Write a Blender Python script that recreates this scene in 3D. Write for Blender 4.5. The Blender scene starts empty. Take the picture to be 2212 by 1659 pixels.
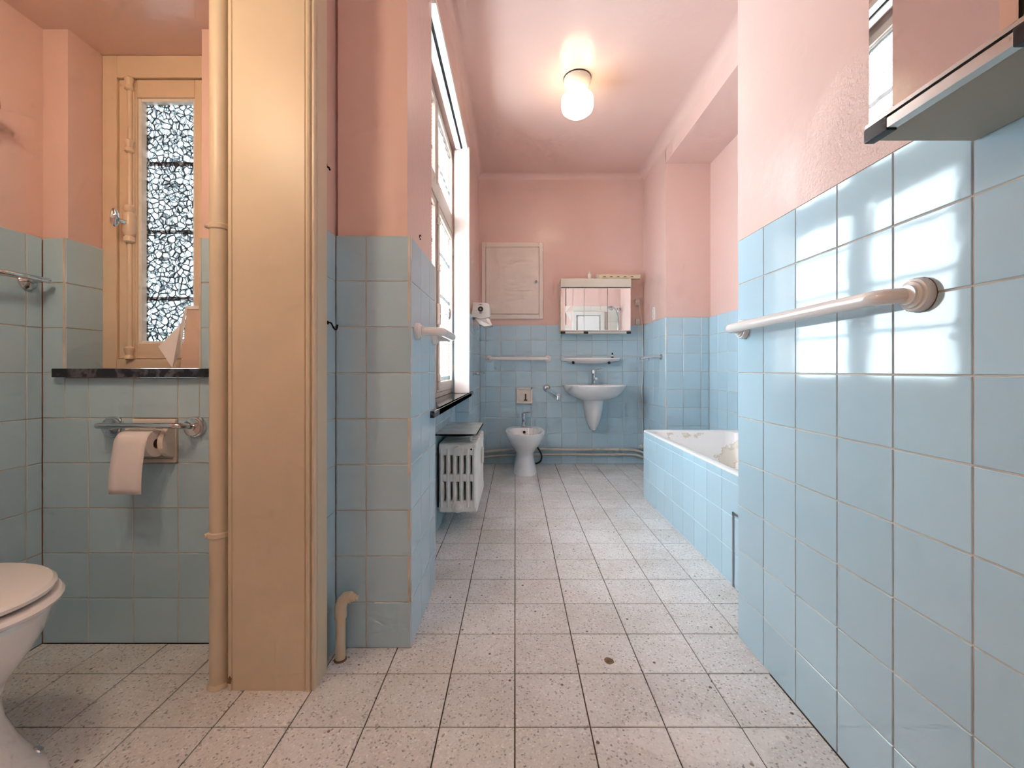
import bpy, bmesh, math, random
from mathutils import Vector, Matrix
random.seed(7)
R = math.radians
C = bpy.context.scene.collection
SC = bpy.context.scene

# ------------------------------------------------------------------ camera
cam = bpy.data.cameras.new('camera')
cam.sensor_width = 36.0
cam.lens = 907.0 / 2212.0 * 36.0
cam.shift_x = -7.0 / 2212.0
cam.shift_y = -29.5 / 2212.0
cam.clip_start = 0.02
camo = bpy.data.objects.new('camera', cam)
camo.location = (0, 0, 0.93)
camo.rotation_euler = (R(90), 0, 0)
C.objects.link(camo)
SC.camera = camo

# ------------------------------------------------------------------ sky and exposure
world = bpy.data.worlds.new('overcast_sky')
SC.world = world
world.use_nodes = True
wb = world.node_tree.nodes['Background']
wb.inputs['Color'].default_value = (0.76, 0.89, 1.0, 1)
wb.inputs['Strength'].default_value = 11.5
SC.view_settings.view_transform = 'Standard'
SC.view_settings.look = 'None'
SC.view_settings.exposure = 1.12
SC.view_settings.gamma = 1.0
SC.view_settings.use_curve_mapping = False
SC.cycles.max_bounces = 6
SC.cycles.diffuse_bounces = 5
SC.cycles.glossy_bounces = 4
SC.cycles.transmission_bounces = 3
SC.cycles.transparent_max_bounces = 8
SC.cycles.adaptive_threshold = 0.11
SC.cycles.adaptive_min_samples = 12
SC.cycles.sample_clamp_indirect = 6.0
SC.cycles.caustics_refractive = False


def portal(name, loc, rot, sx, sy):
    l = bpy.data.lights.new(name, 'AREA')
    l.shape = 'RECTANGLE'
    l.size, l.size_y = sx, sy
    l.cycles.is_portal = True
    o = bpy.data.objects.new(name, l)
    o.location, o.rotation_euler = loc, rot
    C.objects.link(o)


portal('window_portal', (-0.585, 2.51, 1.67), (0, R(-90), 0), 1.75, 1.34)
portal('toilet_window_portal', (-1.305, 1.66, 1.52), (R(-90), 0, 0), 0.45, 1.15)

LAMP_WARM = (1.0, 0.66, 0.36)

# ------------------------------------------------------------------ materials
def new_mat(name):
    m = bpy.data.materials.new(name)
    m.use_nodes = True
    nt = m.node_tree
    return m, nt, nt.nodes['Principled BSDF']


def N(nt, kind, **kw):
    n = nt.nodes.new(kind)
    for k, v in kw.items():
        if k in n.inputs:
            n.inputs[k].default_value = v
        else:
            setattr(n, k, v)
    return n


def L(nt, a, b):
    nt.links.new(a, b)


def world_pos(nt):
    return N(nt, 'ShaderNodeNewGeometry').outputs['Position']


def ramp(nt, fac, stops):
    r = nt.nodes.new('ShaderNodeValToRGB')
    e = r.color_ramp.elements
    while len(e) < len(stops):
        e.new(0.5)
    for el, (p, c) in zip(e, stops):
        el.position = p
        el.color = (*c, 1) if len(c) == 3 else c
    L(nt, fac, r.inputs['Fac'])
    return r.outputs['Color']


def noise(nt, scale, detail=3, rough=0.5, vec=None):
    n = N(nt, 'ShaderNodeTexNoise', Scale=scale, Detail=detail, Roughness=rough)
    L(nt, vec if vec is not None else world_pos(nt), n.inputs['Vector'])
    return n.outputs['Fac']


def bump(nt, bsdf, height, strength, dist=0.01):
    b = N(nt, 'ShaderNodeBump', Strength=strength, Distance=dist)
    L(nt, height, b.inputs['Height'])
    L(nt, b.outputs['Normal'], bsdf.inputs['Normal'])
    return b


def mix(nt, fac, a, b, blend='MIX'):
    n = nt.nodes.new('ShaderNodeMix')
    n.data_type = 'RGBA'
    n.blend_type = blend
    if hasattr(fac, 'node'):
        L(nt, fac, n.inputs[0])
    else:
        n.inputs[0].default_value = fac
    for s, v in ((6, a), (7, b)):
        if hasattr(v, 'node'):
            L(nt, v, n.inputs[s])
        else:
            n.inputs[s].default_value = (*v, 1)
    return n.outputs[2]


def plain(name, col, rough=0.5, metal=0.0, spec=0.5, vary=0.0, vscale=6, bstr=0.0, bscale=60, coat=0.0):
    m, nt, b = new_mat(name)
    b.inputs['Base Color'].default_value = (*col, 1)
    b.inputs['Roughness'].default_value = rough
    b.inputs['Metallic'].default_value = metal
    b.inputs['Specular IOR Level'].default_value = spec
    b.inputs['Coat Weight'].default_value = coat
    b.inputs['Coat Roughness'].default_value = 0.05
    if vary:
        f = noise(nt, vscale, 4)
        c = ramp(nt, f, [(0.3, tuple(x * (1 - vary) for x in col)), (0.7, tuple(min(1, x * (1 + vary)) for x in col))])
        L(nt, c, b.inputs['Base Color'])
    if bstr:
        bump(nt, b, noise(nt, bscale, 3), bstr, 0.004)
    return m


def tile_mat(name, col, rough=0.07, wave=0.05):
    m, nt, b = new_mat(name)
    oi = N(nt, 'ShaderNodeObjectInfo')
    f = noise(nt, 3.0, 3)
    c1 = mix(nt, oi.outputs['Random'], tuple(x * 0.95 for x in col), tuple(min(1, x * 1.04) for x in col))
    c2 = mix(nt, f, tuple(0.96 for _ in col), (1, 1, 1))
    L(nt, mix(nt, 1.0, c1, c2, 'MULTIPLY'), b.inputs['Base Color'])
    b.inputs['Roughness'].default_value = rough
    b.inputs['Specular IOR Level'].default_value = 0.55
    w = noise(nt, 9.0, 2)
    bump(nt, b, w, wave, 0.01)
    return m


M = {}
M['blue_tile'] = tile_mat('blue_glazed_tile', (0.465, 0.645, 0.745))
M['cream_tile'] = tile_mat('cream_glazed_tile', (0.72, 0.69, 0.62))
M['grout'] = plain('pale_grout', (0.60, 0.53, 0.46), 0.9, vary=0.22, vscale=9)
M['floor_grout'] = plain('dirty_floor_grout', (0.10, 0.068, 0.042), 0.9, vary=0.4, vscale=12)


def pink_paint():
    m, nt, b = new_mat('glossy_pink_wall_paint')
    f = noise(nt, 1.6, 4)
    c = ramp(nt, f, [(0.3, (0.745, 0.52, 0.462)), (0.7, (0.78, 0.555, 0.497))])
    # old damp bubbling beside the mirror cabinet on the right wall: relief and a paler tone
    pos = N(nt, 'ShaderNodeSeparateXYZ')
    L(nt, world_pos(nt), pos.inputs[0])
    d = N(nt, 'ShaderNodeVectorMath', operation='DISTANCE')
    L(nt, world_pos(nt), d.inputs[0])
    d.inputs[1].default_value = (0.78, 0.93, 1.46)
    mk = N(nt, 'ShaderNodeMapRange')
    L(nt, d.outputs['Value'], mk.inputs['Value'])
    mk.inputs['From Min'].default_value = 0.10
    mk.inputs['From Max'].default_value = 0.24
    mk.inputs['To Min'].default_value = 1.0
    mk.inputs['To Max'].default_value = 0.0
    nb = noise(nt, 95, 4, 0.6)
    mm = N(nt, 'ShaderNodeMath', operation='MULTIPLY')
    L(nt, mk.outputs[0], mm.inputs[0])
    L(nt, nb, mm.inputs[1])
    fine = noise(nt, 26, 3)
    fm = N(nt, 'ShaderNodeMath', operation='MULTIPLY')
    L(nt, fine, fm.inputs[0])
    fm.inputs[1].default_value = 0.16
    ad = N(nt, 'ShaderNodeMath', operation='ADD')
    L(nt, mm.outputs[0], ad.inputs[0])
    L(nt, fm.outputs[0], ad.inputs[1])
    bump(nt, b, ad.outputs[0], 0.5, 0.012)
    L(nt, c, b.inputs['Base Color'])
    b.inputs['Roughness'].default_value = 0.22
    b.inputs['Specular IOR Level'].default_value = 0.5
    return m


M['pink'] = pink_paint()


def terrazzo():
    m, nt, b = new_mat('speckled_terrazzo_tile')
    oi = N(nt, 'ShaderNodeObjectInfo')
    base = mix(nt, oi.outputs['Random'], (0.72, 0.725, 0.72), (0.775, 0.78, 0.775))
    v = N(nt, 'ShaderNodeTexVoronoi', Scale=210.0)
    L(nt, world_pos(nt), v.inputs['Vector'])
    wn = N(nt, 'ShaderNodeTexWhiteNoise')
    L(nt, v.outputs['Position'], wn.inputs['Vector'])
    chips = ramp(nt, wn.outputs['Value'], [(0.0, (0.45, 0.45, 0.46)), (0.04, (0.66, 0.65, 0.64)), (0.11, (0.90, 0.90, 0.90)), (0.6, (1, 1, 1)), (0.9, (1.0, 1.0, 1.0)), (1.0, (1.2, 1.2, 1.2))])
    c = mix(nt, 1.0, base, chips, 'MULTIPLY')
    v2 = N(nt, 'ShaderNodeTexVoronoi', Scale=42.0)
    L(nt, world_pos(nt), v2.inputs['Vector'])
    wn2 = N(nt, 'ShaderNodeTexWhiteNoise')
    L(nt, v2.outputs['Position'], wn2.inputs['Vector'])
    near = ramp(nt, v2.outputs['Distance'], [(0.16, (1, 1, 1)), (0.24, (0, 0, 0))])
    pick = ramp(nt, wn2.outputs['Value'], [(0.965, (0, 0, 0)), (0.97, (1, 1, 1))])
    dk = mix(nt, 1.0, near, pick, 'MULTIPLY')
    c = mix(nt, dk, c, (0.22, 0.17, 0.13))
    dirt = ramp(nt, noise(nt, 2.4, 6, 0.65), [(0.36, (0.80, 0.755, 0.70)), (0.6, (1, 1, 1))])
    c = mix(nt, 0.7, c, mix(nt, 1.0, c, dirt, 'MULTIPLY'))
    # dried whitish glue residue in front of the right wall
    d = N(nt, 'ShaderNodeVectorMath', operation='DISTANCE')
    sc = N(nt, 'ShaderNodeVectorMath', operation='MULTIPLY')
    L(nt, world_pos(nt), sc.inputs[0])
    sc.inputs[1].default_value = (0.55, 1.35, 1)
    L(nt, sc.outputs[0], d.inputs[0])
    d.inputs[1].default_value = (0.26, 1.435, 0)
    nz = noise(nt, 11, 5, 0.6)
    su = N(nt, 'ShaderNodeMath', operation='MULTIPLY_ADD')
    L(nt, nz, su.inputs[0])
    su.inputs[1].default_value = 0.22
    L(nt, d.outputs['Value'], su.inputs[2])
    st = ramp(nt, su.outputs[0], [(0.20, (1, 1, 1)), (0.215, (0, 0, 0))])
    sf = N(nt, 'ShaderNodeMath', operation='MULTIPLY')
    L(nt, st, sf.inputs[0])
    sf.inputs[1].default_value = 0.36
    c = mix(nt, sf.outputs[0], c, (0.93, 0.92, 0.90))
    L(nt, c, b.inputs['Base Color'])
    b.inputs['Roughness'].default_value = 0.27
    b.inputs['Specular IOR Level'].default_value = 0.4
    bump(nt, b, noise(nt, 30, 3), 0.06, 0.004)
    return m


M['terrazzo'] = terrazzo()
M['cream_paint'] = plain('yellowed_cream_gloss_paint', (0.66, 0.55, 0.405), 0.42, vary=0.05, vscale=3, bstr=0.10, bscale=40)
M['hatch_paint'] = plain('beige_hatch_paint', (0.77, 0.68, 0.60), 0.4, vary=0.03, bstr=0.06)
M['frame_paint'] = plain('ochre_window_frame_paint', (0.75, 0.575, 0.41), 0.35, vary=0.05, vscale=8, bstr=0.12, bscale=50)
M['greige_paint'] = plain('greige_window_paint', (0.60, 0.52, 0.45), 0.4, vary=0.05, bstr=0.08)
M['putty'] = plain('white_glazing_putty', (0.78, 0.75, 0.68), 0.6, vary=0.1, vscale=30)
M['porcelain'] = plain('white_porcelain', (0.82, 0.82, 0.82), 0.09, coat=0.4)
M['ivory_ceramic'] = plain('ivory_ceramic', (0.78, 0.72, 0.65), 0.12, coat=0.3)
M['white_enamel'] = plain('white_enamel_tube', (0.82, 0.80, 0.78), 0.16, coat=0.3)
M['white_plastic'] = plain('white_plastic', (0.78, 0.77, 0.75), 0.35)
M['seat_plastic'] = plain('white_seat_plastic', (0.80, 0.78, 0.77), 0.14, coat=0.3)
M['off_white'] = plain('off_white_plastic', (0.70, 0.67, 0.58), 0.4)
M['grey_cabinet'] = plain('grey_beige_cabinet', (0.40, 0.385, 0.32), 0.45)
M['beige_plastic'] = plain('beige_plastic', (0.72, 0.64, 0.45), 0.4)
M['chrome'] = plain('polished_chrome', (0.66, 0.67, 0.69), 0.07, 1.0)
M['aluminium'] = plain('brushed_aluminium', (0.68, 0.66, 0.63), 0.28, 1.0)
M['black_plastic'] = plain('black_plastic', (0.012, 0.012, 0.014), 0.3)
M['black'] = plain('dark_hole', (0.006, 0.005, 0.005), 0.9)
M['mirror'] = plain('mirror_glass', (0.88, 0.89, 0.89), 0.0, 1.0)
M['rad_paint'] = plain('white_radiator_enamel', (0.80, 0.785, 0.745), 0.3, vary=0.08, vscale=14, bstr=0.12, bscale=70)
M['pipe_paint'] = plain('painted_heating_pipe', (0.62, 0.57, 0.50), 0.35, vary=0.1, vscale=15)
M['paper'] = plain('white_paper', (0.80, 0.76, 0.75), 0.9, spec=0.1)
M['peach_paper'] = plain('peach_paper', (0.74, 0.53, 0.42), 0.8, spec=0.1)
M['white_board'] = plain('white_blind_channel', (0.83, 0.79, 0.76), 0.35)
M['door_paint'] = plain('white_door_paint', (0.70, 0.68, 0.64), 0.4)
M['cardboard'] = plain('cardboard_tube', (0.42, 0.33, 0.24), 0.9)
M['wood'] = plain('pale_yellow_painted_wood', (0.72, 0.55, 0.29), 0.45, vary=0.06)
M['rust'] = plain('rusty_chip', (0.20, 0.12, 0.06), 0.8, vary=0.5, vscale=60)
M['black_hose'] = plain('black_hose', (0.03, 0.03, 0.032), 0.45)
M['grey_trim'] = plain('grey_metal_trim', (0.33, 0.33, 0.33), 0.35, 0.8)
M['dark_bar'] = plain('outdoor_iron_bar', (0.16, 0.12, 0.10), 0.7)
M['ink'] = plain('brown_print', (0.10, 0.06, 0.04), 0.6)


def marble():
    m, nt, b = new_mat('black_marble')
    n1 = noise(nt, 7, 6, 0.6)
    c = ramp(nt, n1, [(0.45, (0.018, 0.018, 0.024)), (0.52, (0.10, 0.10, 0.115)), (0.55, (0.02, 0.02, 0.027))])
    L(nt, c, b.inputs['Base Color'])
    b.inputs['Roughness'].default_value = 0.10
    bump(nt, b, noise(nt, 24, 3), 0.05, 0.01)
    return m


M['marble'] = marble()


def bath_enamel():
    m, nt, b = new_mat('worn_bath_enamel')
    n1 = noise(nt, 4.5, 6, 0.62)
    edge = ramp(nt, n1, [(0.535, (0, 0, 0)), (0.55, (1, 1, 1)), (0.575, (0.1, 0.1, 0.1))])
    body = ramp(nt, n1, [(0.54, (0.80, 0.79, 0.785)), (0.555, (0.70, 0.67, 0.60))])
    sep = N(nt, 'ShaderNodeSeparateXYZ')
    L(nt, world_pos(nt), sep.inputs[0])
    rim = N(nt, 'ShaderNodeMath', operation='LESS_THAN')
    L(nt, sep.outputs['Z'], rim.inputs[0])
    rim.inputs[1].default_value = 0.482
    worn = mix(nt, edge, body, mix(nt, 0.75, body, (0.50, 0.42, 0.31)))
    L(nt, mix(nt, rim.outputs[0], (0.80, 0.80, 0.80), worn), b.inputs['Base Color'])
    b.inputs['Roughness'].default_value = 0.3
    return m


M['bath'] = bath_enamel()


def ripple_glass():
    """hammered privacy glass: clear glass with rounded pebbled relief that dims the light along the valleys"""
    m, nt, b = new_mat('hammered_glass')
    out = nt.nodes['Material Output']
    nt.nodes.remove(b)
    warp = N(nt, 'ShaderNodeTexNoise', Scale=30.0, Detail=2.0)
    p = world_pos(nt)
    L(nt, p, warp.inputs['Vector'])
    wv = N(nt, 'ShaderNodeVectorMath', operation='MULTIPLY_ADD')
    L(nt, warp.outputs['Color'], wv.inputs[0])
    wv.inputs[1].default_value = (0.016, 0.016, 0.016)
    L(nt, p, wv.inputs[2])
    v = N(nt, 'ShaderNodeTexVoronoi', Scale=48.0, feature='DISTANCE_TO_EDGE')
    L(nt, wv.outputs[0], v.inputs['Vector'])
    n2 = noise(nt, 46, 2, vec=wv.outputs[0])
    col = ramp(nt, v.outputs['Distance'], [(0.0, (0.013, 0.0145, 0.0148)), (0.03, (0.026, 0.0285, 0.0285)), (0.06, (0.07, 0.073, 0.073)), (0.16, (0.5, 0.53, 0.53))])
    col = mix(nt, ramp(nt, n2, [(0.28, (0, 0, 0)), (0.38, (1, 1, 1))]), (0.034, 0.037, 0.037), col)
    tr = nt.nodes.new('ShaderNodeBsdfTransparent')
    L(nt, col, tr.inputs['Color'])
    tl = nt.nodes.new('ShaderNodeBsdfTranslucent')
    L(nt, col, tl.inputs['Color'])
    gl = N(nt, 'ShaderNodeBsdfGlossy', Roughness=0.08)
    bp = N(nt, 'ShaderNodeBump', Strength=0.6, Distance=0.01)
    L(nt, v.outputs['Distance'], bp.inputs['Height'])
    L(nt, bp.outputs['Normal'], gl.inputs['Normal'])
    mx = N(nt, 'ShaderNodeMixShader', Fac=0.04)
    L(nt, tr.outputs[0], mx.inputs[1])
    L(nt, tl.outputs[0], mx.inputs[2])
    m2 = N(nt, 'ShaderNodeMixShader', Fac=0.05)
    L(nt, mx.outputs[0], m2.inputs[1])
    L(nt, gl.outputs[0], m2.inputs[2])
    L(nt, m2.outputs[0], out.inputs['Surface'])
    return m


def clear_glass(name, tint=(0.96, 0.98, 0.97), refl=0.07):
    m, nt, b = new_mat(name)
    out = nt.nodes['Material Output']
    nt.nodes.remove(b)
    tr = nt.nodes.new('ShaderNodeBsdfTransparent')
    tr.inputs['Color'].default_value = (*tint, 1)
    gl = N(nt, 'ShaderNodeBsdfGlossy', Roughness=0.0)
    mx = N(nt, 'ShaderNodeMixShader', Fac=refl)
    L(nt, tr.outputs[0], mx.inputs[1])
    L(nt, gl.outputs[0], mx.inputs[2])
    L(nt, mx.outputs[0], out.inputs['Surface'])
    return m


def lace():
    """white net: rows of small holes woven in a translucent cloth"""
    m, nt, b = new_mat('white_lace_net')
    out = nt.nodes['Material Output']
    nt.nodes.remove(b)
    s = N(nt, 'ShaderNodeSeparateXYZ')
    L(nt, world_pos(nt), s.inputs[0])

    def wave(sock, freq):
        a = N(nt, 'ShaderNodeMath', operation='MULTIPLY')
        L(nt, sock, a.inputs[0])
        a.inputs[1].default_value = freq
        c = N(nt, 'ShaderNodeMath', operation='SINE')
        L(nt, a.outputs[0], c.inputs[0])
        return c.outputs[0]

    wy, wz = wave(s.outputs['Y'], 2 * math.pi / 0.017), wave(s.outputs['Z'], 2 * math.pi / 0.021)
    col = ramp(nt, wy, [(0.62, (0, 0, 0)), (0.78, (1, 1, 1))])
    dash = ramp(nt, wz, [(0.05, (0.15, 0.15, 0.15)), (0.25, (1, 1, 1))])
    band = ramp(nt, wave(s.outputs['Z'], 2 * math.pi / 0.27), [(0.955, (0, 0, 0)), (0.97, (1, 1, 1))])
    th = mix(nt, 1.0, mix(nt, 1.0, col, dash, 'MULTIPLY'), band, 'LIGHTEN')
    inv = nt.nodes.new('ShaderNodeInvert')
    L(nt, th, inv.inputs['Color'])
    hole = inv.outputs[0]
    tl = nt.nodes.new('ShaderNodeBsdfTranslucent')
    tl.inputs['Color'].default_value = (0.03, 0.036, 0.038, 1)
    df = nt.nodes.new('ShaderNodeBsdfDiffuse')
    df.inputs['Color'].default_value = (0.55, 0.6, 0.6, 1)
    cl = N(nt, 'ShaderNodeMixShader', Fac=0.3)
    L(nt, tl.outputs[0], cl.inputs[1])
    L(nt, df.outputs[0], cl.inputs[2])
    tr = nt.nodes.new('ShaderNodeBsdfTransparent')
    f = N(nt, 'ShaderNodeMapRange')
    L(nt, hole, f.inputs['Value'])
    f.inputs['To Min'].default_value = 0.06
    f.inputs['To Max'].default_value = 0.93
    mx = nt.nodes.new('ShaderNodeMixShader')
    L(nt, f.outputs[0], mx.inputs['Fac'])
    L(nt, cl.outputs[0], mx.inputs[1])
    L(nt, tr.outputs[0], mx.inputs[2])
    L(nt, mx.outputs[0], out.inputs['Surface'])
    return m


def glow(name, col, strength):
    m, nt, b = new_mat(name)
    b.inputs['Base Color'].default_value = (0.9, 0.86, 0.75, 1)
    b.inputs['Roughness'].default_value = 0.2
    b.inputs['Emission Color'].default_value = (*col, 1)
    b.inputs['Emission Strength'].default_value = strength
    return m


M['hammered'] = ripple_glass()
M['glass'] = clear_glass('clear_window_glass')
M['shelf_glass'] = plain('greenish_glass_painted_sheen', (0.44, 0.49, 0.47), 0.14, vary=0.15, vscale=12)  # opaque pale tone stands in for the window reflected on the plate
M['glass_edge'] = plain('dark_green_glass_edge', (0.008, 0.03, 0.03), 0.15)
M['lace'] = lace()
M['globe'] = glow('lit_opal_globe', (1.0, 0.82, 0.52), 4.2)
M['globe_warm'] = glow('lit_warm_globe', (1.0, 0.81, 0.56), 30.0)
M['globe_front_fill'] = glow('added_front_fill_globe', (1.0, 0.95, 0.88), 15.0)  # glow of the added fill lamp over the front area


# ------------------------------------------------------------------ mesh builder
class MB:
    def __init__(s):
        s.v, s.f = [], []

    def add(s, vs, fs):
        o = len(s.v)
        s.v += [tuple(p) for p in vs]
        s.f += [tuple(i + o for i in f) for f in fs]
        return s

    def from_bm(s, bm):
        bm.verts.index_update()
        s.add([v.co[:] for v in bm.verts], [[v.index for v in f.verts] for f in bm.faces])
        bm.free()
        return s

    def box(s, x0, x1, y0, y1, z0, z1, bev=0.0, seg=2):
        if bev <= 0:
            return s.add([(x0, y0, z0), (x1, y0, z0), (x1, y1, z0), (x0, y1, z0), (x0, y0, z1), (x1, y0, z1), (x1, y1, z1), (x0, y1, z1)],
                         [(3, 2, 1, 0), (4, 5, 6, 7), (0, 1, 5, 4), (1, 2, 6, 5), (2, 3, 7, 6), (3, 0, 4, 7)])
        bm = bmesh.new()
        bmesh.ops.create_cube(bm, size=1)
        for v in bm.verts:
            v.co = ((x0 + x1) / 2 + v.co.x * (x1 - x0), (y0 + y1) / 2 + v.co.y * (y1 - y0), (z0 + z1) / 2 + v.co.z * (z1 - z0))
        bmesh.ops.bevel(bm, geom=bm.edges[:], offset=bev, segments=seg, affect='EDGES', profile=0.5)
        return s.from_bm(bm)

    def prism(s, poly, a, b, axis='z', bev=0.0):
        """poly of 2-D points extruded along axis from a to b"""
        def P(p, t):
            return {'z': (p[0], p[1], t), 'y': (p[0], t, p[1]), 'x': (t, p[0], p[1])}[axis]
        n = len(poly)
        vs = [P(p, a) for p in poly] + [P(p, b) for p in poly]
        fs = [tuple(range(n))[::-1], tuple(range(n, 2 * n))] + [(i, (i + 1) % n, n + (i + 1) % n, n + i) for i in range(n)]
        bm = bmesh.new()
        bv = [bm.verts.new(p) for p in vs]
        for f in fs:
            bm.faces.new([bv[i] for i in f])
        bmesh.ops.recalc_face_normals(bm, faces=bm.faces[:])
        if bev:
            bmesh.ops.bevel(bm, geom=bm.edges[:], offset=bev, segments=2, affect='EDGES', profile=0.5)
        return s.from_bm(bm)

    def loft(s, rings, cap0=True, cap1=True, closed=True):
        n = len(rings[0])
        vs = [p for r in rings for p in r]
        fs = []
        for k in range(len(rings) - 1):
            for i in range(n if closed else n - 1):
                j = (i + 1) % n
                fs.append((k * n + i, k * n + j, (k + 1) * n + j, (k + 1) * n + i))
        if cap0:
            fs.append(tuple(range(n))[::-1])
        if cap1:
            fs.append(tuple((len(rings) - 1) * n + i for i in range(n)))
        return s.add(vs, fs)

    def lathe(s, prof, c, axis=(0, 0, 1), n=28, cap0=True, cap1=True):
        """prof: list of (radius, height along axis)"""
        a = Vector(axis).normalized()
        u = a.orthogonal().normalized()
        w = a.cross(u)
        c = Vector(c)
        rings = [[c + a * h + (u * math.cos(2 * math.pi * i / n) + w * math.sin(2 * math.pi * i / n)) * max(r, 1e-5) for i in range(n)] for r, h in prof]
        return s.loft(rings, cap0, cap1)

    def tube(s, pts, r, n=14, caps=True, fillet=0.0, fseg=6):
        P = [Vector(p) for p in pts]
        if fillet:
            Q = [P[0]]
            for i in range(1, len(P) - 1):
                a, b, c = P[i - 1], P[i], P[i + 1]
                d1, d2 = (a - b), (c - b)
                f = min(fillet, d1.length * .49, d2.length * .49)
                p1, p2 = b + d1.normalized() * f, b + d2.normalized() * f
                for k in range(fseg + 1):
                    t = k / fseg
                    Q.append(p1 * (1 - t) ** 2 + b * 2 * t * (1 - t) + p2 * t * t)
            Q.append(P[-1])
            P = Q
        rr = r if isinstance(r, (list, tuple)) else [r] * len(P)
        T = []
        for i in range(len(P)):
            t = (P[min(i + 1, len(P) - 1)] - P[max(i - 1, 0)])
            T.append(t.normalized())
        u = T[0].orthogonal().normalized()
        rings = []
        for i, p in enumerate(P):
            u = (u - T[i] * u.dot(T[i])).normalized()
            w = T[i].cross(u)
            rings.append([p + (u * math.cos(2 * math.pi * k / n) + w * math.sin(2 * math.pi * k / n)) * rr[i] for k in range(n)])
        return s.loft(rings, caps, caps)


ORG = {}


def obj(name, mb, mat, parent=None, smooth=True, at=None, label=None):
    """link mb (world coordinates) as one mesh object under parent"""
    o0 = Vector(ORG.get(parent.name, (0, 0, 0))) if parent else Vector(at or (0, 0, 0))
    me = bpy.data.meshes.new(name)
    me.from_pydata([tuple(Vector(p) - o0) for p in mb.v], [], mb.f)
    bm = bmesh.new()
    bm.from_mesh(me)
    bmesh.ops.recalc_face_normals(bm, faces=bm.faces[:])
    bm.to_mesh(me)
    bm.free()
    me.materials.append(M[mat] if isinstance(mat, str) else mat)
    if smooth:
        me.polygons.foreach_set('use_smooth', [True] * len(me.polygons))
        me.set_sharp_from_angle(angle=R(34))
    o = bpy.data.objects.new(name, me)
    if smooth:
        wn = o.modifiers.new('weighted', 'WEIGHTED_NORMAL')
        wn.keep_sharp = True
    C.objects.link(o)
    if parent:
        o.parent = parent
    else:
        o.location = o0
    ORG[o.name] = o0
    if label:
        o['label'] = label
    return o


def tag(o, label, cat, group=None, kind=None):
    o['label'] = label
    o['category'] = cat
    if group:
        o['group'] = group
    if kind:
        o['kind'] = kind
    return o


def thing(name, label, cat, loc, group=None, kind=None):
    o = bpy.data.objects.new(name, None)
    o.empty_display_size = 0.05
    o.location = loc
    C.objects.link(o)
    ORG[o.name] = Vector(loc)
    return tag(o, label, cat, group, kind)


def struct(name, mb, mat, label, cat, smooth=False):
    return tag(obj(name, mb, mat, smooth=smooth), label, cat, kind='structure')


# ------------------------------------------------------------------ tiles
TILE_MESH = {}


def tile_mesh(w, h, t, bev, mat):
    key = (round(w, 4), round(h, 4), t, bev, mat)
    if key not in TILE_MESH:
        me = bpy.data.meshes.new('tile')
        a, b = w / 2, h / 2
        a2, b2 = a - bev, b - bev
        vs = [(-a, -b, -t), (a, -b, -t), (a, b, -t), (-a, b, -t), (-a, -b, -bev), (a, -b, -bev), (a, b, -bev), (-a, b, -bev),
              (-a2, -b2, 0), (a2, -b2, 0), (a2, b2, 0), (-a2, b2, 0)]
        fs = [(8, 9, 10, 11)]
        for i in range(4):
            j = (i + 1) % 4
            fs += [(i, j, 4 + j, 4 + i), (4 + i, 4 + j, 8 + j, 8 + i)]
        me.from_pydata(vs, [], fs)
        me.materials.append(M[mat])
        TILE_MESH[key] = me
    return TILE_MESH[key]


def tile(parent, pos, u, v, w, h, mat='blue_tile', t=0.006, bev=0.0012, tilt=0.0022):
    """one glazed tile: centre of the face, in-plane axes u, v; outward normal = u x v"""
    u, v = Vector(u), Vector(v)
    n = u.cross(v)
    o = bpy.data.objects.new('tile', tile_mesh(w, h, t, bev, mat))
    m = Matrix((u, v, n)).transposed().to_4x4()
    m = m @ Matrix.Rotation(random.uniform(-tilt, tilt), 4, 'X') @ Matrix.Rotation(random.uniform(-tilt, tilt), 4, 'Y')
    m.translation = Vector(pos) - Vector(ORG.get(parent.name, (0, 0, 0)))
    C.objects.link(o)
    o.parent = parent
    o.matrix_local = m
    return o


TZ = 0.1535
ROWS = [TZ * k for k in range(10)]
GAP = 0.0032
UP = (0, 0, 1)


def field(parent, origin, u, ue, ve=ROWS, v=UP, mat='blue_tile', skip=None, gap=GAP, grout='grout', bed=True):
    """a field of tiles on the plane through origin, u from ue, v from ve; a grout bed lies behind"""
    O, U, V = Vector(origin), Vector(u), Vector(v)
    for i in range(len(ue) - 1):
        for j in range(len(ve) - 1):
            if skip and skip(i, j):
                continue
            w, h = ue[i + 1] - ue[i] - gap, ve[j + 1] - ve[j] - gap
            if w < 0.012 or h < 0.012:
                continue
            tile(parent, O + U * (ue[i] + ue[i + 1]) / 2 + V * (ve[j] + ve[j + 1]) / 2, u, v, w, h, mat)
    if bed:
        n = U.cross(V)
        mb = MB()
        for i in range(len(ue) - 1):
            for j in range(len(ve) - 1):
                if skip and skip(i, j):
                    continue
                q = [O + U * a + V * b - n * 0.0022 for a, b in ((ue[i], ve[j]), (ue[i + 1], ve[j]), (ue[i + 1], ve[j + 1]), (ue[i], ve[j + 1]))]
                q += [p - n * 0.008 for p in q]
                mb.add(q, [(0, 1, 2, 3), (7, 6, 5, 4), (0, 4, 5, 1), (1, 5, 6, 2), (2, 6, 7, 3), (3, 7, 4, 0)])
        obj('grout', mb, grout, parent, smooth=False)


def edges(a, b, start, pitch):
    """joint positions between a and b with a joint at start"""
    k0 = math.ceil((a - start) / pitch - 1e-6)
    out = [a]
    k = k0
    while start + k * pitch < b - 0.012:
        x = start + k * pitch
        if x > a + 0.012:
            out.append(x)
        k += 1
    return out + [b]


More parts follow.
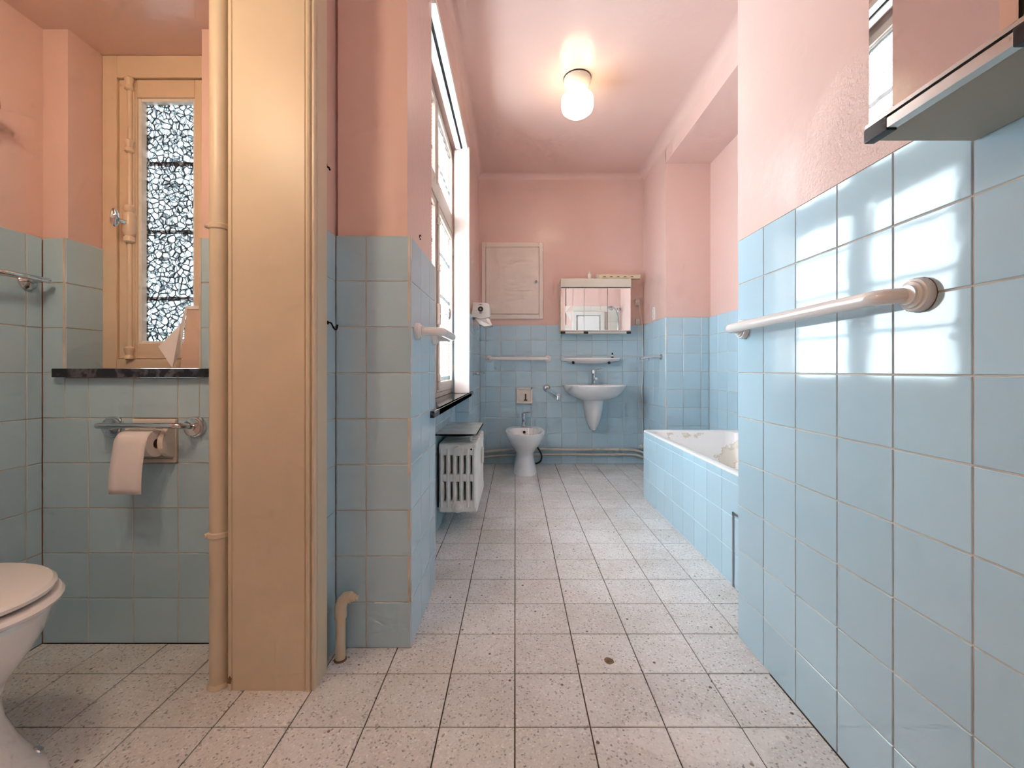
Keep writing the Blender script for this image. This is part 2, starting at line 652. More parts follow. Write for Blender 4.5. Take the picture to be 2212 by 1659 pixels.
# ------------------------------------------------------------------ room constants
XL, XR = -0.349, 1.274           # bathroom left / right wall faces (tile)
YB = 4.17                        # bathroom end wall
XP = 0.78                        # right wall of the front area
YP = 1.471                       # where that wall ends
YA = 3.55                        # alcove end wall beyond the bath
XA = 1.64                        # alcove right wall
ZC, ZA, ZW = 2.877, 2.68, 2.10   # ceilings: bathroom, alcove soffit, toilet
YW, YN = 1.43, 1.57              # toilet back wall, window plane in its niche
XW = -1.61                       # toilet left wall
DADO = ROWS[9]

# ------------------------------------------------------------------ floor
floor = struct('floor', MB().box(-1.75, 1.80, -1.4, 4.32, -0.10, -0.0045), 'floor_grout', 'square speckled beige terrazzo tile floor with dark joints', 'floor')
FX, FY = 0.197, 0.1935
REG = [(XW, XP, 0.10, YW), (-0.46, 0.945, YW, 3.07), (XL - .01, XA, 3.07, YA), (XL - .01, XR, YA, YB), (-0.62, XL, 1.25, 1.41)]


def clip(x0, x1, y0, y1):
    bb = None
    for a, b, c, d in REG:
        p, q, r, s = max(x0, a), min(x1, b), max(y0, c), min(y1, d)
        if q - p > 0.004 and s - r > 0.004:
            bb = (p, q, r, s) if bb is None else (min(bb[0], p), max(bb[1], q), min(bb[2], r), max(bb[3], s))
    return bb


rear = MB()
for i in range(-9, 10):
    for j in range(-13, 17):
        x0, y0 = i * FX - 0.001, 1.095 + j * FY
        if y0 + FY < 0.15:
            a, b, c, d = max(x0, XW), min(x0 + FX, XP), max(y0, -1.3), y0 + FY
            if b - a > 0.02 and d - c > 0.02:
                rear.box(a + .0012, b - .0012, c + .0012, d - .0012, -0.012, 0)
            continue
        r = clip(x0, x0 + FX, y0, y0 + FY)
        if not r:
            continue
        w, h = r[1] - r[0] - 0.0034, r[3] - r[2] - 0.0034
        if w < 0.01 or h < 0.01:
            continue
        tile(floor, ((r[0] + r[1]) / 2, (r[2] + r[3]) / 2, random.uniform(-.0004, .0002)), (1, 0, 0), (0, 1, 0), w, h, 'terrazzo', t=0.012, bev=0.0012, tilt=0.0012)
ro = obj('floor_tiles', rear, 'terrazzo', floor, smooth=False)
ro['kind'] = 'stuff'
# chipped spot in one tile
chip = MB()
pts = [(random.uniform(.7, 1.15), 2 * math.pi * k / 11) for k in range(11)]
chip.prism([(0.302 + .016 * r * math.cos(a), 1.345 + .017 * r * math.sin(a)) for r, a in pts], -0.004, 0.0006)
obj('chipped_hole', chip, 'rust', floor, smooth=False, label='brown chipped hole in a floor tile')

# ------------------------------------------------------------------ ceilings, beam, coves
struct('ceiling', MB().box(-1.75, 1.80, -1.4, 4.32, ZC, ZC + 0.12), 'pink', 'glossy pink bathroom ceiling', 'ceiling')
struct('ceiling_toilet', MB().box(-1.75, -0.845, -0.5, 1.75, ZW, ZC + 0.005), 'pink', 'lower pink ceiling over the toilet and its window', 'ceiling')
struct('wall_alcove_beam', MB().box(XR, 1.76, YP - .1, YA + .01, ZA, ZC + .01), 'pink', 'pink painted beam above the bath alcove', 'beam')


def cove(p0, p1, inward, r):
    """concave quarter strip along p0-p1 at a wall/ceiling corner; inward = horizontal unit vector into the room"""
    p0, p1, q = Vector(p0), Vector(p1), Vector(inward)
    rings = []
    for p in (p0, p1):
        ring = [p + Vector((0, 0, .004)) - q * .004]
        for k in range(9):
            a = math.pi / 2 * k / 8
            ring.append(p + q * (r - r * math.sin(a)) + Vector((0, 0, -(r - r * math.cos(a)))))
        rings.append(ring)
    return MB().loft(rings)


for n, a in enumerate([((XL - .016, YP - .05, ZC), (XL - .016, YB + .01, ZC), (1, 0, 0), .055), ((XR, YP, ZC), (XR, YB + .01, ZC), (-1, 0, 0), .07),
                       ((XL - .02, YB + .01, ZC), (XR, YB + .01, ZC), (0, -1, 0), .05)]):
    o = struct('trim_%d' % (n + 3), cove(*a), 'pink', ['rounded pink cove between ceiling and window wall', 'rounded pink cove between ceiling and bath beam',
               'rounded pink cove above the far end wall'][n], 'cove', smooth=True)

# ------------------------------------------------------------------ end wall
wb_ = struct('wall_back', MB().box(-0.60, 1.80, YB + .01, YB + .13, 0, ZC + .02), 'pink', 'far end wall, pink above blue glazed tiles', 'wall')
bx_ = edges(XL, XR, 0.4598, 0.1511)
field(wb_, (0, YB, 0), (1, 0, 0), bx_)

# ------------------------------------------------------------------ window wall (left)
ZS, ZL = 0.762, 2.585            # sill top, lintel underside
Y0, Y1 = 1.83, 3.19              # window opening
XO = -0.60                       # outer face
mb = MB()
mb.box(XO, XL - .016, 1.42, Y0, 0, ZC + .01)                 # pier
mb.box(XO, XL - .016, Y1, YB + .02, 0, ZC + .01)             # far piece
mb.box(XO, XL - .016, Y0, Y1, ZL, ZC + .01)                  # above the window
mb.box(XO, -0.462, Y0, Y1, 0, ZS - .03)                      # niche behind the radiator
wl = struct('wall_left', mb, 'pink', 'window wall with tiled pier, pink above blue tiles', 'wall')
field(wl, (0, 1.406, 0), (1, 0, 0), [-0.601, -0.500, XL])
field(wl, (XL, 0, 0), (0, 1, 0), [1.406, 1.557, 1.708, Y0])
field(wl, (XL, 0, 0), (0, 1, 0), edges(Y1, YB, Y1, .1511))
zs = [z for z in ROWS if z < ZS - .06] + [ZS - .03]
field(wl, (-0.451, 0, 0), (0, 1, 0), edges(Y0, Y1, Y0, .1511), zs)
field(wl, (0, Y1 - .004, 0), (1, 0, 0), [-0.451, XL], zs)
field(wl, (0, Y0 + .004, 0), (-1, 0, 0), [-XL, 0.451], zs)
zr = [ZS] + [z for z in ROWS if z > ZS + .03]
field(wl, (0, Y1 - .004, 0), (1, 0, 0), [-0.555, -0.455, XL - .005], zr)
field(wl, (0, Y0 + .004, 0), (-1, 0, 0), [-XL + .005, 0.455, 0.555], zr)
# tile cap where the tiles stand proud of the plaster
obj('tile_cap', MB().box(-0.60, XL - .002, 1.409, 1.422, DADO - .006, DADO - .0005).box(XL - .017, XL - .003, 1.409, Y0, DADO - .006, DADO - .0005).box(XL - .017, XL - .003, Y1, YB, DADO - .006, DADO - .0005), 'grout', wl, smooth=False)
for p in ((XL - .016, 1.60, 1.44), ):
    h = MB().lathe([(.006, -.004), (.006, .0012)], p, (1, 0, 0), 9)
    h.lathe([(.003, -.004), (.003, .003)], (p[0], p[1] + .008, p[2] + .006), (1, 0, 0), 7).lathe([(.003, -.004), (.003, .003)], (p[0], p[1] + .006, p[2] - .008), (1, 0, 0), 7)
    obj('screw_hole', h, 'black', wl, label='dark torn out screw hole')

# ------------------------------------------------------------------ toilet recess walls
mb = MB()
mb.box(-1.75, -1.534, YW + .01, 1.72, 0, ZW + .02)
mb.box(-1.075, XO + .005, YW + .01, 1.72, 0, ZC)
mb.box(-1.534, -1.075, YW + .01, 1.72, 0, .905)
wt = struct('wall_toilet_back', mb, 'pink', 'toilet back wall, pink above blue-grey tiles, with window recess', 'wall')
tx = [-1.61, -1.4536, -1.3007, -1.149, -0.997, -0.845, -0.70, -0.60]
low = ROWS[:6]
field(wt, (0, YW, 0), (1, 0, 0), tx, low, skip=lambda i, j: (i == 2 and j == 4))
field(wt, (0, YW, 0), (1, 0, 0), [-1.61, -1.534], ROWS[5:])
field(wt, (0, YW, 0), (1, 0, 0), [-1.075, -0.997, -0.845, -0.70, -0.60], ROWS[5:])
field(wt, (0, YW, 0), (1, 0, 0), [-1.534, -1.4536, -1.3007, -1.149, -1.075], [ROWS[5], .906])
field(wt, (-1.530, 0, 0), (0, 1, 0), [YW - .001, YN + .03], ROWS[6:])
field(wt, (-1.079, 0, 0), (0, -1, 0), [-YN - .03, -YW + .001], ROWS[6:])
wtl = struct('wall_toilet_left', MB().box(-1.75, XW - .01, -1.4, 1.5, 0, ZC), 'pink', 'toilet side wall at the left edge, pink above blue tiles', 'wall')
field(wtl, (XW, 0, 0), (0, 1, 0), [0.477, 0.628, 0.779, .93, 1.081, 1.232, 1.383, YW])

# ------------------------------------------------------------------ right wall with partition end
mb = MB()
mb.box(XP + .0075, XP + .12, -1.4, YP, 0, ZC + .01)
mb.box(XP, XP + .02, -1.4, YP, DADO, ZC + .01)
mb.box(XP + .02, 1.76, YP - .1, YP - .004, 0, ZC + .01)
wr = struct('wall_right', mb, 'pink', 'right foreground wall, pink above large glossy blue tiles', 'wall')
ry = [YP - .151 * k for k in range(9)][::-1]
field(wr, (XP, 0, 0), (0, -1, 0), [-y for y in ry[::-1]])
field(wr, (0, YP, 0), (-1, 0, 0), [-1.64, -1.488, -1.336, -1.184, -1.032, -.880, -XP - .001], [TZ * k for k in range(13)] + [1.94], mat='cream_tile')
wa = struct('wall_alcove_right', MB().box(XA + .01, 1.80, YP - .1, YA + .7, 0, ZC), 'pink', 'long alcove wall behind the bath, pink above blue tiles', 'wall')
field(wa, (XA, 0, 0), (0, -1, 0), [-y for y in edges(YP, YA, YA, .1511)[::-1]])
mb = MB().box(XR + .0075, 1.78, YA + .01, YB + .05, 0, ZC).box(XR, XR + .02, YA, YB + .05, DADO, ZC).box(XR + .02, 1.78, YA, YA + .02, DADO, ZC)
we = struct('wall_alcove_back', mb, 'pink', 'pink and blue pier between the bath alcove and end wall', 'wall')
field(we, (0, YA, 0), (1, 0, 0), [XR, 1.421, 1.570, XA])
field(we, (XR, 0, 0), (0, -1, 0), [-y for y in edges(YA, YB, YB, .1511)[::-1]])

# ------------------------------------------------------------------ wall behind the camera with a door
wf = struct('wall_front', MB().box(-1.75, -0.55, -1.42, -1.3, 0, ZC).box(0.35, 1.8, -1.42, -1.3, 0, ZC).box(-0.55, .35, -1.42, -1.3, 2.08, ZC), 'pink', 'pink wall with a door behind the viewer', 'wall')
d = thing('door_1', 'white panelled door behind the viewer', 'door', (-.1, -1.34, 0), kind='structure')
obj('leaf', MB().box(-.50, .30, -1.40, -1.36, .005, 2.03, .003), 'door_paint', d)
obj('frame', MB().box(-.56, -.50, -1.42, -1.28, 0, 2.09, .004).box(.30, .36, -1.42, -1.28, 0, 2.09, .004).box(-.50, .30, -1.42, -1.28, 2.03, 2.09, .004), 'door_paint', d)
obj('handle', MB().tube([(.24, -1.36, 1.0), (.24, -1.31, 1.0), (.13, -1.31, 1.0)], .009, fillet=.02), 'chrome', d)

# ------------------------------------------------------------------ partition post between toilet and bathroom (old door jamb)
PX0, PX1, PY0, PY1 = -0.837, -0.582, 1.219, 1.298
prof = [(PX0, PY0 + .004), (PX0 + .004, PY0), (PX0 + .012, PY0), (PX0 + .014, PY0 + .0035), (PX0 + .017, PY0 + .0035), (PX0 + .019, PY0),
        (-.612, PY0), (-.610, PY0 + .003), (-.6065, PY0 + .003), (-.605, PY0 - .004), (-.600, PY0 - .0065), (-.5955, PY0 - .004), (-.594, PY0 + .003),
        (-.5905, PY0 + .003), (-.589, PY0 - .002), (-.584, PY0 - .002), (PX1, PY0), (PX1, PY0 + .010), (PX1 - .003, PY0 + .012), (PX1 - .003, PY0 + .016), (PX1, PY0 + .018),
        (PX1, PY1), (PX0, PY1)]
post = struct('trim_1', MB().prism(prof, 0.0, ZC), 'cream_paint', 'broad cream painted door post between toilet and bathroom', 'door post')
mb = MB().box(-0.84, -0.609, PY1 - .002, YW + .02, 0, ZC)
wm = struct('wall_middle', mb, 'pink', 'short stub wall behind the cream post, pink over blue tiles', 'wall')
field(wm, (-0.601, 0, 0), (0, 1, 0), [PY1, 1.406])
obj('post_rust_chip', MB().prism([(-.838, .022), (-.826, .02), (-.824, .035), (-.829, .043), (-.837, .03)], PY0 - .0006, PY0 + .004, 'y'), 'rust', post, smooth=False, label='rusty chipped paint at the foot')
for zc, zr_ in ((1.365, 1.50), ):
    pass
# dark hooks left in the stub wall
hk = thing('wall_hook', 'small black iron hook on blue tile beside the cream post', 'hook', (-.601, 1.352, 1.07))
obj('hook', MB().tube([(-.601, 1.345, 1.083), (-.590, 1.345, 1.083), (-.582, 1.345, 1.066), (-.579, 1.352, 1.060), (-.579, 1.362, 1.064), (-.579, 1.366, 1.078)], .0028, 8, fillet=.006), 'black', hk)
obj('base', MB().lathe([(.006, 0), (.006, .002)], (-.601, 1.345, 1.083), (1, 0, 0), 10), 'black', hk)
hk2 = thing('wall_hook', 'broken dark hook stub high in the pink strip beside the cream post', 'hook', (-.609, 1.345, 1.585))
obj('plug', MB().lathe([(.007, -.003), (.007, .004), (.003, .006)], (-.609, 1.345, 1.590), (1, 0, 0), 9), 'black', hk2)
obj('stub', MB().tube([(-.606, 1.345, 1.585), (-.598, 1.347, 1.580), (-.596, 1.352, 1.574)], .003, 7), 'black', hk2)

# ------------------------------------------------------------------ riser pipe with clamps
rp = thing('riser_pipe', 'cream painted vertical riser pipe beside the broad post', 'pipe', (-.876, 1.245, 0))
PXc, PYc, PR = -.876, 1.245, .0262
obj('pipe', MB().lathe([(PR, 0), (PR, ZW + .0)], (PXc, PYc, 0), n=32), 'cream_paint', rp)
obj('floor_collar', MB().lathe([(PR + .006, 0), (PR + .005, .006), (PR, .012)], (PXc, PYc, 0), n=32), 'cream_paint', rp)
for z in (.447, 1.352):
    c = obj('pipe_clamp', MB().lathe([(PR + .0005, -.009), (PR + .003, -.006), (PR + .003, .006), (PR + .0005, .009)], (PXc, PYc, z), n=28, cap0=False, cap1=False), 'cream_paint', rp)
    obj('clamp_screw', MB().lathe([(.0065, 0), (.0075, .006), (.006, .012), (.002, .014)], (PXc - .02, PYc - .014, z), (-.8, -.6, 0), 10), 'cream_paint', c)

# ------------------------------------------------------------------ stub pipe at the pier foot
sp = thing('stub_pipe', 'short white painted pipe with stepped elbow at the pier foot', 'pipe', (-.566, 1.352, 0))
x, y = -.562, 1.350
obj('pipe', MB().lathe([(.0155, 0), (.0155, .155)], (x, y, 0), n=20), 'cream_paint', sp)
obj('elbow', MB().tube([(x, y, .135), (x, y, .165), (x + .004, y, .185), (x + .016, y + .003, .198), (x + .030, y + .005, .198)], [.0185, .0185, .0185, .018, .0185], 16), 'cream_paint', sp)
obj('stepped_plug', MB().lathe([(.0175, 0), (.0175, .006), (.014, .007), (.014, .012), (.0115, .013), (.0115, .018), (.0085, .019), (.0085, .025)], (x + .028, y + .005, .198), (1, .1, -.12), 14), 'cream_paint', sp)
obj('rust_ring', MB().lathe([(.020, 0), (.018, .0035), (.0155, .005)], (x, y, 0), n=16), 'rust', sp)

# ------------------------------------------------------------------ window_1: big bathroom window
w1 = thing('window_1', 'tall painted bathroom window with centre mullion and transom', 'window', (-.50, 2.51, ZS), kind='structure')
FXa, FXb = -0.545, -0.475        # frame depth
YMID = 2.51
ZT0, ZT1 = 1.945, 2.035          # transom


def rect_frame(xa, xb, y0, y1, z0, z1, wy, wz0, wz1, bev=.003):
    return MB().box(xa, xb, y0, y0 + wy, z0, z1, bev).box(xa, xb, y1 - wy, y1, z0, z1, bev).box(xa, xb, y0 + wy, y1 - wy, z0, z0 + wz0, bev).box(xa, xb, y0 + wy, y1 - wy, z1 - wz1, z1, bev)


obj('outer_frame', rect_frame(FXa, FXb, Y0 + .006, Y1 - .006, ZS + .001, ZL - .001, .035, .03, .035), 'greige_paint', w1)
obj('transom', MB().box(FXa, FXb + .012, Y0 + .04, Y1 - .04, ZT0, ZT1, .006), 'greige_paint', w1)
obj('mullion', MB().box(FXa, FXb, YMID - .02, YMID + .02, ZS + .03, ZL - .035, .004), 'greige_paint', w1)
for (ya, yb) in ((Y0 + .042, YMID - .012), (YMID + .012, Y1 - .042)):
    for (za, zb) in ((ZS + .034, ZT0 - .003), (ZT1 + .003, ZL - .038)):
        s_ = obj('sash', rect_frame(-.535, -.468, ya, yb, za, zb, .042, .062 if za < 1 else .042, .042), 'greige_paint', w1)
        obj('pane', MB().box(-.513, -.509, ya + .040, yb - .040, za + .040, zb - .040), 'glass', s_, smooth=False)
        obj('glazing_bead', rect_frame(-.520, -.494, ya + .040, yb - .040, za + (.060 if za < 1 else .040), zb - .040, .010, .010, .010, .002), 'putty', s_)
        if za < 1:
            for zz in (za + .12, zb - .15):
                yy = yb + .004 if ya > YMID else ya - .004
                obj('hinge', MB().lathe([(.006, 0), (.006, .06)], (-.466, yy, zz), n=10), 'greige_paint', s_)
# cremone bolt on the centre meeting stiles
obj('rebate', rect_frame(-.546, -.536, Y0 + .006, Y1 - .006, ZS + .001, ZL - .001, .055, .05, .055, 0).box(-.546, -.536, YMID - .032, YMID + .032, ZS + .03, ZL - .035).box(-.546, -.536, Y0 + .04, Y1 - .04, ZT0 - .02, ZT1 + .02), 'greige_paint', w1)
cr = obj('bolt_rod', MB().tube([(-.458, YMID, ZS + .05), (-.458, YMID, ZT0 - .01)], .007, 10), 'greige_paint', w1)
obj('bolt_case', MB().box(-.468, -.446, YMID - .018, YMID + .018, 1.20, 1.33, .006), 'greige_paint', cr)
for zz in (.86, 1.52, 1.80):
    obj('bolt_guide', MB().lathe([(.010, 0), (.014, .006), (.011, .015), (.011, .03), (.014, .038), (.010, .045)], (-.458, YMID, zz), n=12), 'greige_paint', cr)
kb = obj('window_knob', MB().tube([(-.45, YMID, 1.268), (-.405, YMID, 1.268)], .008, 12), 'chrome', w1)
obj('knob_grip', MB().loft([[( -.405 + dx, YMID + .013 * s * math.cos(a), 1.268 + .034 * s * math.sin(a)) for a in [2 * math.pi * k / 20 for k in range(20)]] for dx, s in ((0, .55), (.004, .95), (.012, 1), (.018, .85), (.021, .4))]), 'chrome', kb)

# lace panels behind each sash
lab = {(0, 0): 'white lace net on the near lower sash of the bathroom window', (1, 0): 'white lace net on the far lower sash beside the window knob',
       (0, 1): 'white lace net on the near upper sash of the bathroom window', (1, 1): 'white lace net on the far upper sash above the transom'}
for i, (ya, yb) in enumerate(((Y0 + .09, YMID - .06), (YMID + .06, Y1 - .09))):
    for j, (za, zb) in enumerate(((ZS + .10, ZT0 - .05), (ZT1 + .05, ZL - .085))):
        n = 60
        top, bot = [], []
        for k in range(n + 1):
            y = ya + (yb - ya) * k / n
            dx = .004 * math.sin(k * .55) + .002 * math.sin(k * .21 + 1)
            top.append((-.487 + dx * .6, y, zb))
            bot.append((-.487 + dx, y + .004 * math.sin(k * .3), za))
        rings = [[tuple(Vector(t) * (1 - q / 6) + Vector(b) * (q / 6)) for t, b in zip(top, bot)] for q in range(7)]
        lc = thing('lace_curtain', lab[(i, j)], 'curtain', (-.487, (ya + yb) / 2, za), 'lace nets on the bathroom window')
        obj('net', MB().loft(rings, False, False, closed=False), 'lace', lc)
        obj('curtain_wire', MB().tube([(-.487, ya - .012, zb), (-.487, yb + .012, zb)], .0025, 8), 'white_plastic', lc)

# sill, blind channel
sl = tag(obj('window_sill', MB().box(-.53, -.331, Y0 + .005, Y1 - .005, ZS - .028, ZS, .003).box(XL - .002, -.331, 1.72, 3.33, ZS - .028, ZS, .003), 'marble'),
         'black marble sill under the bathroom window', 'window sill')
bl = thing('roller_blind_channel', 'white side channel and headrail of a removed blind in the window recess', 'blind channel', (-.40, 3.10, ZS))
obj('side_channel', MB().prism([(-.447, ZS + .001), (-.338, ZS + .001), (-.338, 2.572), (-.352, 2.572), (-.447, 2.545)], 3.085, 3.110, 'y', .002), 'white_board', bl)
obj('head_rail', MB().box(-.385, -.350, 1.86, 3.10, 2.556, 2.584, .002).box(-.438, -.400, 1.86, 3.10, 2.556, 2.584, .002), 'white_board', bl)
obj('rail_slot', MB().box(-.400, -.385, 1.86, 3.10, 2.562, 2.583), 'black', bl)

# ------------------------------------------------------------------ window_2: toilet window
w2 = thing('window_2', 'narrow ochre painted toilet window with hammered glass', 'window', (-1.305, YN, .936), kind='structure')
WX0, WX1, WZ0, WZ1 = -1.533, -1.076, .937, ZW - .001


def fr_y(xa, xb, z0, z1, ya, yb, wl_, wr_, wb, wt_, bev=.003):
    return MB().box(xa, xa + wl_, ya, yb, z0, z1, bev).box(xb - wr_, xb, ya, yb, z0, z1, bev).box(xa + wl_, xb - wr_, ya, yb, z0, z0 + wb, bev).box(xa + wl_, xb - wr_, ya, yb, z1 - wt_, z1, bev)


obj('outer_frame', fr_y(WX0, WX1, WZ0, WZ1, YN - .012, YN + .055, .053, .053, .034, .082), 'frame_paint', w2)
obj('rebate', fr_y(WX0, WX1, WZ0, WZ1, YN + .0455, YN + .056, .066, .066, .050, .096, 0), 'frame_paint', w2)
s2 = obj('sash', fr_y(WX0 + .055, WX1 - .055, WZ0 + .036, WZ1 - .085, YN - .004, YN + .045, .066, .066, .058, .066), 'frame_paint', w2)
obj('glazing_bead', fr_y(WX0 + .118, WX1 - .118, WZ0 + .091, WZ1 - .148, YN + .004, YN + .034, .014, .014, .012, .014, .002), 'putty', s2)
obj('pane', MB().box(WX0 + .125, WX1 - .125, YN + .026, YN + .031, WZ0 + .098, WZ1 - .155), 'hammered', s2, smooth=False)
for zz in (1.22, 1.49, 1.765):
    b = obj('outside_bar', MB().tube([(WX0 - .05, 1.70, zz), (WX1 + .05, 1.70, zz)], .008, 8), 'dark_bar', w2)
# cremone bolt
cx, cy = -1.428, YN - .014
rod = obj('bolt_rod', MB().tube([(cx, cy, .972), (cx, cy, 2.01)], .0075, 12), 'frame_paint', w2)
obj('back_plate', MB().box(cx - .016, cx + .012, cy + .004, cy + .012, .965, 2.012, .002), 'frame_paint', rod)
gp = [(.009, 0), (.0145, .004), (.0145, .012), (.011, .018), (.013, .03), (.0155, .036), (.0155, .044), (.009, .05)]
for zz in (.968, 1.735, 1.965):
    obj('bolt_guide', MB().lathe(gp, (cx, cy - .002, zz), n=14), 'frame_paint', rod)
case = obj('bolt_case', MB().lathe([(.011, 0), (.017, .006), (.017, .02), (.013, .026), (.021, .04), (.021, .10), (.013, .115), (.017, .122), (.017, .135), (.011, .142)], (cx, cy - .002, 1.40), n=16), 'frame_paint', w2)
kn = obj('window_knob', MB().tube([(cx, cy - .015, 1.470), (cx - .004, cy - .048, 1.474)], [.010, .006], 12), 'chrome', w2)
obj('knob_grip', MB().loft([[(cx - .006 + .012 * s * math.cos(a), cy - .044 - dy, 1.478 + .034 * s * math.sin(a)) for a in [2 * math.pi * k / 22 for k in range(22)]] for dy, s in ((0, .5), (.003, .92), (.010, 1), (.016, .9), (.020, .5))]), 'chrome', kn)
tag(obj('window_sill', MB().box(-1.554, -1.039, YW - .024, YW - .0005, .907, .936, .002).box(-1.533, -1.076, YW - .002, YN + .0, .907, .936, .001), 'marble'), 'black marble ledge under the toilet window', 'window sill')
# folded paper leaning in the window corner
pp = thing('folded_paper', 'folded peach and white paper leaning in the toilet window corner', 'paper', (-1.15, 1.50, .937))
ps_ = obj('peach_sheet', MB().add([(-1.172, 1.500, 1.152), (-1.079, 1.500, 1.152), (-1.079, 1.490, .938), (-1.190, 1.490, .938), (-1.182, 1.492, .99)], [(0, 1, 2, 3, 4)]), 'peach_paper', pp, smooth=False)
wf_ = obj('white_flap', MB().add([(-1.176, 1.498, 1.160), (-1.186, 1.488, 1.095), (-1.243, 1.462, 1.012), (-1.186, 1.452, .938), (-1.184, 1.486, .995), (-1.079, 1.498, 1.160), (-1.079, 1.497, 1.148), (-1.170, 1.496, 1.148)],
                                [(0, 1, 4, 7), (1, 2, 3), (1, 3, 4), (0, 7, 6, 5)]), 'paper', pp, smooth=False)
for o_ in (ps_, wf_):
    sm = o_.modifiers.new('thick', 'SOLIDIFY')
    sm.thickness = .0008

# ------------------------------------------------------------------ toilet things
def bar_y(name, label, cat, pts, r, mat, flanges, fr=.030, group=None, fil=.03):
    t = thing(name, label, cat, flanges[0][0], group)
    obj('bar', MB().tube(pts, r, 16, fillet=fil), mat, t)
    for p, ax in flanges:
        obj('flange', MB().lathe([(fr, 0), (fr, .011), (fr * .93, .015), (fr * .80, .016), (fr * .76, .020), (r * 1.22, .022), (r * 1.22, .027)], p, ax, 24), mat, t)
    return t


bar_y('grab_rail', 'short chrome grab rail above the toilet roll', 'grab rail', [(-1.364, YW - .002, .738), (-1.368, 1.362, .750), (-1.086, 1.362, .750), (-1.086, YW - .002, .738)], .0095, 'chrome',
      [((-1.364, YW + .0005, .738), (0, -1, 0)), ((-1.086, YW + .0005, .738), (0, -1, 0))], .036)
tr = thing('towel_rail', 'chrome towel rail on the toilet side wall', 'towel rail', (XW, 1.39, 1.21))
obj('bar', MB().tube([(-1.556, .86, 1.229), (-1.556, 1.402, 1.229)], .0085, 14), 'chrome', tr)
for yy in (.90, 1.384):
    f = obj('bracket', MB().lathe([(.026, 0), (.026, .005), (.019, .012), (.008, .016), (.008, .05)], (XW - .0005, yy, 1.221), (1, 0, .12), 22), 'chrome', tr)
    obj('screw', MB().lathe([(.004, 0), (.003, .003)], (XW + .009, yy - .006, 1.205), (1, 0, -.4), 10), 'chrome', f)
sh = thing('wooden_shelf', 'pale yellow wooden shelf end at the left picture edge', 'shelf', (XW, 1.05, 1.71))
obj('board', MB().prism([(XW - .002, .62), (XW - .002, 1.255), (-1.545, 1.262), (-1.505, 1.225), (-1.50, .62)], 1.712, 1.733, 'z', .003), 'wood', sh)
obj('rail', MB().box(-1.512, -1.50, .62, 1.215, 1.733, 1.748, .002), 'wood', sh)

# ceramic paper holder with roll
x0, x1, z0, z1 = -1.3007 + .002, -1.149 - .002, ROWS[4] + .002, ROWS[5] - .002
ph = thing('paper_holder', 'ivory ceramic paper holder set among the tiles', 'paper holder', ((x0 + x1) / 2, YW, z0))
obj('frame', MB().box(x0, x1, YW - .008, YW + .008, z1 - .018, z1, .004).box(x0, x1, YW - .008, YW + .008, z0, z0 + .014, .004).box(x0, x0 + .012, YW - .008, YW + .008, z0 + .01, z1 - .01, .004).box(x1 - .012, x1, YW - .008, YW + .008, z0 + .01, z1 - .01, .004), 'ivory_ceramic', ph)
obj('recess', MB().box(x0 + .008, x1 - .008, YW + .003, YW + .009, z0 + .008, z1 - .008), 'ivory_ceramic', ph)
for xa, xb in ((x0 + .002, x0 + .018), (x1 - .020, x1 - .002)):
    pr = [(YW + .005, z1 - .012)] + [(YW - .060 * math.sin(math.pi * k / 10), (z1 + z0) / 2 + (.056) * math.cos(math.pi * k / 10)) for k in range(11)] + [(YW + .005, z0 + .012)]
    obj('cheek', MB().prism(pr, xa, xb, 'x', .003), 'ivory_ceramic', ph)
trl = thing('toilet_roll', 'white toilet roll with a long loose sheet hanging down', 'toilet roll', (-1.225, 1.388, .66))
rc = (YW - .052, .690)
prof = []
for k in range(29):
    a = R(190 - 360 * k / 28)
    prof.append((a,))
xa, xb = -1.279, -1.174
rr = .043
mb = MB()
ring_o = lambda x, r: [(x, rc[0] + r * math.cos(2 * math.pi * k / 30), rc[1] + r * math.sin(2 * math.pi * k / 30)) for k in range(30)]
mb.loft([ring_o(xa, .017), ring_o(xa, rr), ring_o(xb, rr), ring_o(xb, .017)], False, False)
obj('roll', mb, 'paper', trl)
obj('core', MB().loft([ring_o(xa, .0172), ring_o(xb, .0172), ring_o(xb, .0155), ring_o(xa, .0155), ring_o(xa, .0172)], False, False), 'cardboard', trl)
sheet = []
for k in range(9):
    a = R(80 + 100 * k / 8)
    sheet.append((rc[0] + (rr + .0012) * math.cos(a), rc[1] + (rr + .0012) * math.sin(a)))
for k in range(1, 9):
    sheet.append((sheet[8][0] - .010 * math.sin(k / 8 * 2.2), rc[1] - .152 * k / 8))
rings = []
for q in range(7):
    t = q / 6
    rings.append([(xa + .001 + (xb - xa - .002) * t + (-.007 * max(0, k - 8) / 8), p[0] + .0025 * math.sin(q * 1.1) * max(0, k - 8) / 8, p[1]) for k, p in enumerate(sheet)])
so = obj('loose_sheet', MB().loft(rings, False, False, closed=False), 'paper', trl)
sm = so.modifiers.new('thick', 'SOLIDIFY')
sm.thickness = .0006

# toilet bowl
TY = .886


def egg(cxf, xf, xb, hw, z, n=44, sq=2.0, cy=TY):
    """ring in plan: front tip at xf (+x), back at xb, half width hw"""
    c = cxf
    out = []
    for k in range(n):
        a = 2 * math.pi * k / n
        ca, sa = math.cos(a), math.sin(a)
        ca2 = math.copysign(abs(ca) ** (2 / sq), ca)
        sa2 = math.copysign(abs(sa) ** (2 / sq), sa)
        rx = (xf - c) if ca >= 0 else (c - xb)
        out.append((c + rx * ca2, cy + hw * sa2, z))
    return out


